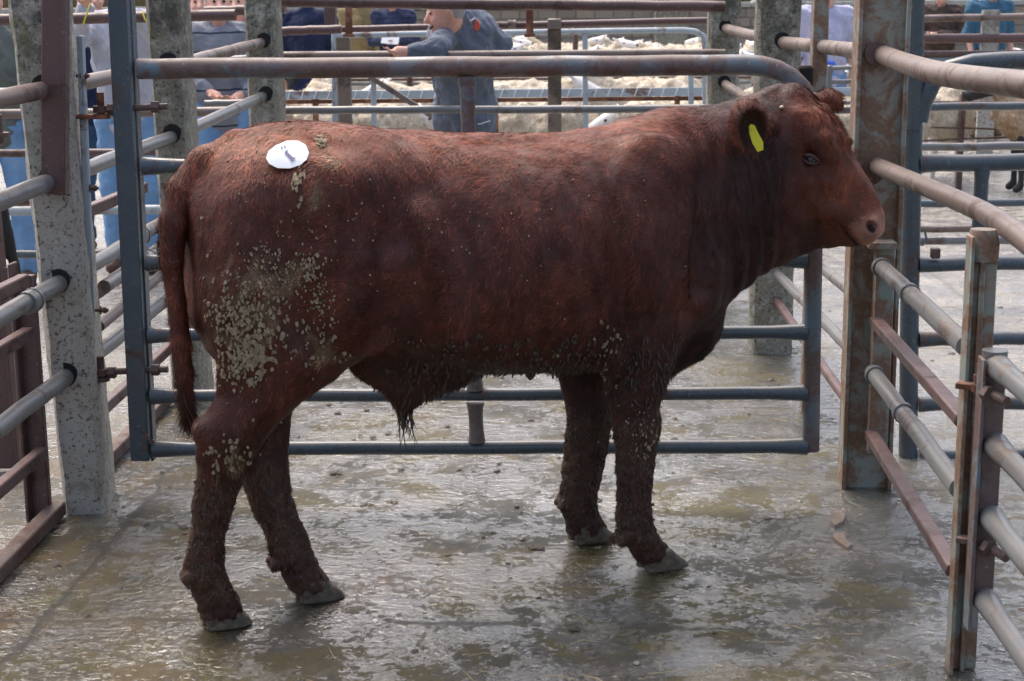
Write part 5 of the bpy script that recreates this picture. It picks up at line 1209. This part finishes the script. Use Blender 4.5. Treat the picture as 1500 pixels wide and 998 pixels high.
def person(label, x, y, yaw, top, legs, hair, group=None, H=1.74, joints=None, res=.013, collar=None, skirt=.0, sleeves=True, boots=BOOTL, cat='person', top_label=None, face=True, logo=False, closed=False):
    """faces -Y at yaw 0; joints: overrides in local metres"""
    k = H/1.74
    J = dict(head=(0, -.02, 1.62), neck=(0, .01, 1.47), chest=(0, .01, 1.28), waist=(0, .01, 1.05), hip=(0, .01, .93),
             shl=(.185, .01, 1.41), shr=(-.185, .01, 1.41), ell=(.245, .02, 1.13), elr=(-.245, .02, 1.13), hal=(.23, -.08, .90), har=(-.23, -.08, .90),
             hpl=(.095, .01, .90), hpr=(-.095, .01, .90), knl=(.11, -.01, .50), knr=(-.11, -.01, .50), anl=(.115, .02, .09), anr=(-.115, .02, .09))
    if joints: J.update(joints)
    J = {a: np.array(b, float)*k for a, b in J.items()}
    allp = np.array(list(J.values())); lo = allp.min(0)-.24; hi = allp.max(0)+.24; lo[2] = -.01
    r = thing('person', label, cat, (x, y, 0), yaw, group)
    hdir = J.get('look', np.array([0, -1.0, 0])*k); hdir = hdir/np.linalg.norm(hdir)
    up = np.array([0, 0, 1.0]); side = np.cross(hdir, up); side /= np.linalg.norm(side); up = np.cross(side, hdir)
    HRt = np.stack([side, -hdir, up], 1); h = J['head']
    def hp_(a, b, c): return h+side*a*k+hdir*b*k+up*c*k
    F = Field(lo, hi, res*.85)
    F.ell(h, np.array([.075, .094, .115])*k, .01, HRt); F.ell(hp_(0, .028, -.055), np.array([.052, .060, .062])*k, .02, HRt)
    if face:
        F.cone(hp_(0, .092, .012), hp_(0, .112, -.022), .011, .017, .012); 
        for s_ in (1, -1): F.ell(hp_(s_*.032, .096, .018), (.017, .014, .011), .008, HRt, 'sub'); F.ell(hp_(s_*.078, -.005, -.005), (.010, .022, .032), .008, HRt); F.ell(hp_(s_*.036, .072, -.025), (.022, .02, .02), .02, HRt)
        F.cone(hp_(-.024, .094, -.058), hp_(.024, .094, -.058), .006, .006, .006, 'sub'); F.ell(hp_(0, .085, -.088), (.02, .018, .016), .015, HRt)
    F.cone(h-up*.05*k, J['neck'], .052*k, .058*k, .03)
    F.cone(J['shl'], J['shr'], .07*k, .07*k, .04); F.ell(J['chest'], np.array([.15, .10, .20])*k, .05); F.cone(J['chest'], J['waist'], .115*k, .11*k, .05); F.cone(J['waist'], J['hip'], .11*k, .12*k, .05)
    for s_ in 'lr':
        F.cone(J['sh'+s_], J['el'+s_], .046*k, .036*k, .03); F.cone(J['el'+s_], J['ha'+s_], .036*k, .024*k, .02)
        a = J['ha'+s_]; d = a-J['el'+s_]; d /= np.linalg.norm(d)+1e-9; q = np.cross(d, [0, 0, 1.0] if abs(d[2]) < .9 else [0, -1.0, 0]); q /= np.linalg.norm(q)+1e-9; nrm = np.cross(q, d)
        F.cone(a+d*.02, a+d*.075*k, .030, .032, .012, flat=(0, .8))
        for i, (off, ln) in enumerate(((-.030, .062), (-.010, .075), (.010, .070), (.029, .055))):
            b0 = a+d*.08*k+q*off; b1 = b0+d*ln*.5+nrm*.006; b2 = b1+d*ln*.35+nrm*.022; F.cone(b0, b1, .0095, .009, .004); F.cone(b1, b2, .009, .0075, .003)
        b0 = a+d*.03+q*.028; b1 = b0+q*.028+d*.025; F.cone(b0, b1, .012, .010, .006); F.cone(b1, b1+d*.028+nrm*.01, .010, .008, .004)
        F.cone(J['hp'+s_], J['kn'+s_], .080*k, .052*k, .04); F.cone(J['kn'+s_], J['an'+s_], .052*k, .036*k, .03); F.cone(J['an'+s_]-[0, 0, .03], J['an'+s_]+np.array([0, -.12, -.055]), .04, .032, .02)
    m, _, _ = lathe_field_mesh(F, SKIN, 'body'); rawpart('body', m, r)
    # top
    G = Field(lo, hi, res)
    G.cone(J['shl'], J['shr'], .092*k, .092*k, .05); G.ell(J['chest'], np.array([.185, .135, .22])*k, .06); G.cone(J['chest'], J['waist'], .145*k, .14*k, .06, flat=(0, 1.15)); G.cone(J['waist'], J['hip']+np.array([0, 0, -.02-skirt]), .138*k, .140*k, .05, flat=(0, 1.12)); G.cone(J['neck']+[0, 0, -.03], J['neck']+[0, 0, .015], .085*k, .07*k, .03)
    for s_ in 'lr':
        G.cone(J['sh'+s_], J['el'+s_], .075*k, .060*k, .04)
        if sleeves: G.cone(J['el'+s_], J['ha'+s_]*.92+J['el'+s_]*.08, .060*k, .042*k, .03)
    # open neckline
    if closed: G.cone(J['neck'], J['neck']+(J['head']-J['neck'])*.42, .088, .078, .02)
    else: G.cone(J['neck']+np.array([0, -.06, .09]), J['neck']+np.array([0, -.02, .0]), .055, .045, .01, 'sub')
    m, V, Q = lathe_field_mesh(G, top, 'jacket', lambda P: (vnoise(P, 7, 5)-.5)*.030+(np.abs(vnoise(P*np.array([1, 1, 1.6])+P[:, ::-1]*.5, 13, 6)-.5))*-.040+(vnoise(P*np.array([1, 1, .6]), 26, 6)-.5)*.012+.008); tp = rawpart('top', m, r, top_label)
    K = Field((lo[0], lo[1], .02), (hi[0], hi[1], J['waist'][2]+.15), res)
    K.cone(J['waist']*.3+J['hip']*.7, J['hip'], .13*k, .14*k, .04, flat=(0, 1.15))
    for s_ in 'lr': K.cone(J['hp'+s_], J['kn'+s_], .100*k, .074*k, .04); K.cone(J['kn'+s_], J['an'+s_], .072*k, .060*k, .03)
    m, _, _ = lathe_field_mesh(K, legs, 'trousers', lambda P: (vnoise(P, 10, 7)-.5)*.020+np.abs(vnoise(P*np.array([1, 1, 1.8]), 15, 8)-.5)*-.026+.006); rawpart('trousers', m, r)
    for s_ in 'lr':
        S = Field(J['an'+s_]-np.array([.09, .22, .13]), J['an'+s_]+np.array([.09, .10, .08]), .01); S.cone(J['an'+s_]+[0, .01, .0], J['an'+s_]+[0, .0, -.05], .052, .052, .02); S.cone(J['an'+s_]+[0, -.0, -.045], J['an'+s_]+[0, -.14, -.052], .045, .038, .02)
        m, _, _ = lathe_field_mesh(S, boots, 'boot'); rawpart('boot', m, r)
    E = Field(h-.2, h+.2, res*.8); E.ell(hp_(0, -.022, .028), np.array([.084, .092, .105])*k, .01, HRt); E.put(h-.2, h+.2, lambda x_, y_, z_: -(((x_-h[0])*hdir[0]+(y_-h[1])*hdir[1]+(z_-h[2])*hdir[2])-(.045+.3*((x_-h[0])*up[0]+(y_-h[1])*up[1]+(z_-h[2])*up[2])))*-1-.0, .01, 'sub') if False else None
    E.ell(hp_(0, .085, -.035), np.array([.085, .085, .085])*k, .012, HRt, 'sub'); E.ell(hp_(0, -.05, -.125), np.array([.12, .10, .06])*k, .012, HRt, 'sub')
    m, _, _ = lathe_field_mesh(E, hair, 'hair', lambda P: (vnoise(P, 60, 5)-.5)*.010); rawpart('hair', m, r)
    if face:
        for s_ in (1, -1): q = MB(); q.cyl(hp_(s_*.032, .088, .018), hdir, .009, .008, 8); rawpart('eye', q.mesh('eye', EYE), r)
    return r, J, tp

def loc_from(px, py, Y, x, y, yaw):
    p = at(px, py, Y)-Vector((x, y, 0)); return tuple(Matrix.Rotation(-yaw, 3, 'Z')@p)
# the man in overalls leaning on the end rail
mx, my = at(690, 100, 9.05).x, 9.05; MSH = -9
def ov(d, x, y): return {k_: loc_from(a+MSH, b, c, x, y, 0) for k_, (a, b, c) in d.items()}
J9 = ov(dict(head=(661, 19, 8.75), neck=(682, 34, 8.90), chest=(684, 68, 8.98), waist=(689, 112, 9.05), hip=(691, 150, 9.10), shl=(712, 44, 8.98), shr=(664, 46, 8.88), elr=(648, 75, 8.52), har=(612, 76, 8.50), ell=(741, 64, 9.05), hal=(708, 96, 8.90),
             hpl=(711, 158, 9.10), hpr=(668, 158, 9.10), knl=(714, 262, 9.12), knr=(668, 262, 9.12), anl=(716, 362, 9.16), anr=(668, 362, 9.16)), mx, my); J9['look'] = (-.93, -.30, -.22)
man, Jm, tpm = person('smiling man in grey overalls leaning his forearm on the pipe rail', mx, my, 0, COVER, COVER, HGREY, joints={a: tuple(np.array(b)) for a, b in J9.items()}, res=.012, skirt=.12, H=1.74, closed=True)
hh = Jm['head']; hd_ = np.array(J9['look']); hd_ /= np.linalg.norm(hd_); sd2 = np.cross(hd_, [0, 0, 1.0]); sd2 /= np.linalg.norm(sd2); up2 = np.cross(sd2, hd_)
mo = MB(); mp_ = [hh+hd_*(.096-.010*t*t)+sd2*.030*t-up2*(.058-.010*t*t) for t in (-1, -.5, 0, .5, 1)]; mo.tube(mp_, [.003, .008, .010, .008, .003], 8); rawpart('open_mouth', mo.mesh('mouth', plain('mouth_inside', (.14, .03, .025), .5)), man)
lg = MB(); 
c = np.array(loc_from(698, 37, 8.84, mx, my, 0)); lgp = [(c+np.array([a*.018, 0, b*.030])) for a, b in ((0, 1), (.7, .6), (1, -.2), (.5, -1), (-.5, -.9), (-.8, 0))]
lg.add(lgp+[p+np.array([0, .03, 0]) for p in lgp], [[0, 1, 2, 3, 4, 5], [11, 10, 9, 8, 7, 6]]+[[i, (i+1) % 6, 6+(i+1) % 6, 6+i] for i in range(6)]); rawpart('back_badge', lg.mesh('back_badge', plain('orange_red_print', (.75, .13, .07), .6), False), tpm, 'orange-red badge on the back')
pp = MB(); pp.tube([np.array(loc_from(674, 41, 8.85, mx, my, 0)), np.array(loc_from(685, 34, 8.84, mx, my, 0)), np.array(loc_from(695, 27, 8.86, mx, my, 0))], .004, 6); rawpart('reflective_piping', pp.mesh('piping', WHITE), tpm)
pp = MB(); pp.tube([np.array(loc_from(688, 180, 8.97, mx, my, 0)), np.array(loc_from(703, 182, 8.95, mx, my, 0)), np.array(loc_from(718, 177, 8.98, mx, my, 0))], .004, 6); rawpart('knee_piping', pp.mesh('piping', WHITE), tpm)

def stand(px, Y, yaw, *a, **kw): return person(a[0], at(px, 100, Y).x, Y, yaw, *a[1:], **kw)
# woman at the left with both hands up at the top rail
x_, y_ = at(184, 100, 9.35).x, 9.35
JW = dict(elr=(-.21, -.20, 1.36), har=(-.10, -.36, 1.54), ell=(.25, -.10, 1.33), hal=(.12, -.32, 1.50), shl=(.19, .0, 1.43), shr=(-.19, .0, 1.43), head=(.0, -.05, 1.66))
person('woman in pale grey sweatshirt and light blue jeans with both hands raised to the rail', x_, y_, 0, GREYSW, JEANS, HBL, joints=JW, H=1.74, boots=BOOTL)
st_ = MB(); p0 = at(133, 5, 8.02); st_.tube([p0, at(129, 15, 8.0), at(124, 30, 7.99), at(122, 36, 7.99)], .004, 6); lone('baler_twine', st_, TAGM, 'yellow twine loop hanging from the rail left of the square gate stile', 'twine', origin=tuple(p0))
st_ = MB(); p0 = at(209, 18, 8.02); st_.tube([p0, at(212, 28, 8.0), at(219, 37, 7.99), at(222, 46, 7.99)], .004, 6); lone('baler_twine', st_, TAGM, 'yellow twine hanging from the rail beside the raised elbow of the woman', 'twine', origin=tuple(p0))
stand(138, 10.3, .5, 'person in dark jacket and dark jeans half hidden behind the woman in grey', NAVY, JEANSD, HBR, H=1.70)
stand(-12, 8.9, .25, 'person in grey-green coat and jeans cut off by the left edge', GREENC, JEANS, HBR, H=1.68)
r_, _, _ = stand(322, 10.2, .35, 'man in grey striped jacket and blue jeans with his elbow bent', STRIPEJ, JEANS, HGREY, H=1.66, joints=dict(ell=(.28, .03, 1.12), hal=(.10, -.20, 1.04), elr=(-.25, -.02, 1.14), har=(-.1, -.22, 1.06)))
stand(300, 10.9, .1, 'person in white top mostly hidden behind the second concrete post', WHITE, DTROU, HBR, H=1.66)
stand(352, 12.2, .0, 'man in bright pink shirt standing behind the striped jacket', PINK, DTROU, HGREY, H=1.66)
stand(452, 14.6, PI, 'grey-haired man in a long navy jacket with his back turned', NAVY, DTROU, HGREY, H=1.72, skirt=.20)
stand(530, 19.5, -.2, 'person in khaki coat standing before the stone wall', OLIVE, KHAKIT, HBR, H=1.74, skirt=.25)
JP = dict(ell=(.25, -.03, 1.14), elr=(-.25, -.03, 1.14), hal=(.07, -.26, 1.13), har=(-.07, -.26, 1.13))
xx = at(578, 100, 19.0).x; stand(578, 19.0, 0, 'person in navy quilted jacket holding a white paper', QUILT, NAVY, HBR, H=1.70, joints=JP)
pb = MB(); pb.box((xx, 18.66, 1.14), (.20, .008, .14), Matrix.Rotation(rad(-35), 3, 'X')@Matrix.Rotation(rad(6), 3, 'Y'), None, .001); lone('sale_sheet', pb, WHITE, 'white sheet of paper held by the person in the quilted jacket', 'paper')
stand(1207, 13.6, .15, 'person in lavender T-shirt beyond the bull head with bare forearms', LAV, JEANS, HBR, H=1.72, sleeves=False)
bl = MB(); c = at(1213, 100, 13.35); bl.box(c, (.10, .07, .13), Matrix.Rotation(.3, 3, 'Y'), None, .02); lone('blue_cloth', bl, plain('bright_blue', (.04, .13, .55), .7), 'small bright blue cloth in the hand of the lavender T-shirt wearer', 'cloth', origin=(0, 0, 0))
JC = dict(ell=(.27, -.04, 1.14), elr=(-.27, -.04, 1.14), hal=(-.08, -.22, 1.16), har=(.08, -.24, 1.12))
stand(1374, 19.0, .0, 'person in brown wax jacket with folded arms near the stone wall', BROWNJ, BROWNJ, HBR, H=1.70, joints=JC)
stand(1447, 18.5, .2, 'man in blue shirt with sleeves rolled standing behind the concrete upright', BLUESH, DTROU, HGREY, H=1.76, sleeves=False)
# dark calf glimpsed behind the left-hand post
def calf():
    F = Field((-.75, -.25, 0), (.85, .25, 1.05), .016); F.ell((0, 0, .66), (.52, .20, .22), .05)
    for sx, sy in ((.35, .1), (.35, -.1), (-.38, .1), (-.38, -.1)): F.cone((sx, sy, .55), (sx-.02, sy, .32), .075, .045, .04); F.cone((sx-.02, sy, .32), (sx, sy, .05), .042, .036, .03)
    F.cone((.40, 0, .72), (.58, 0, .88), .14, .10, .06); F.cone((.58, 0, .90), (.76, 0, .80), .095, .055, .04); F.cone((.57, .09, .95), (.54, .18, .93), .03, .015, .02); F.cone((.57, -.09, .95), (.54, -.18, .93), .03, .015, .02); F.cone((-.50, 0, .80), (-.56, 0, .40), .03, .02, .02)
    r = thing('calf', 'black calf with ginger belly glimpsed left of the nearest concrete post', 'calf', (-2.78, 6.1, 0), rad(188))
    V, Q = F.mesh_arrays(); V = relax(V, Q, 2); me = np_mesh('body', V, Q, [blk, orange], None, True, (V[Q[:, 0], 2] < .52)); rawpart('body', me, r)
    for sg in (1, -1): q = MB(); q.cyl((.66, sg*.075, .885), (0, sg, 0), .014, .012, 8); rawpart('eye', q.mesh('eye', EYE), r)
calf()
build_bull()
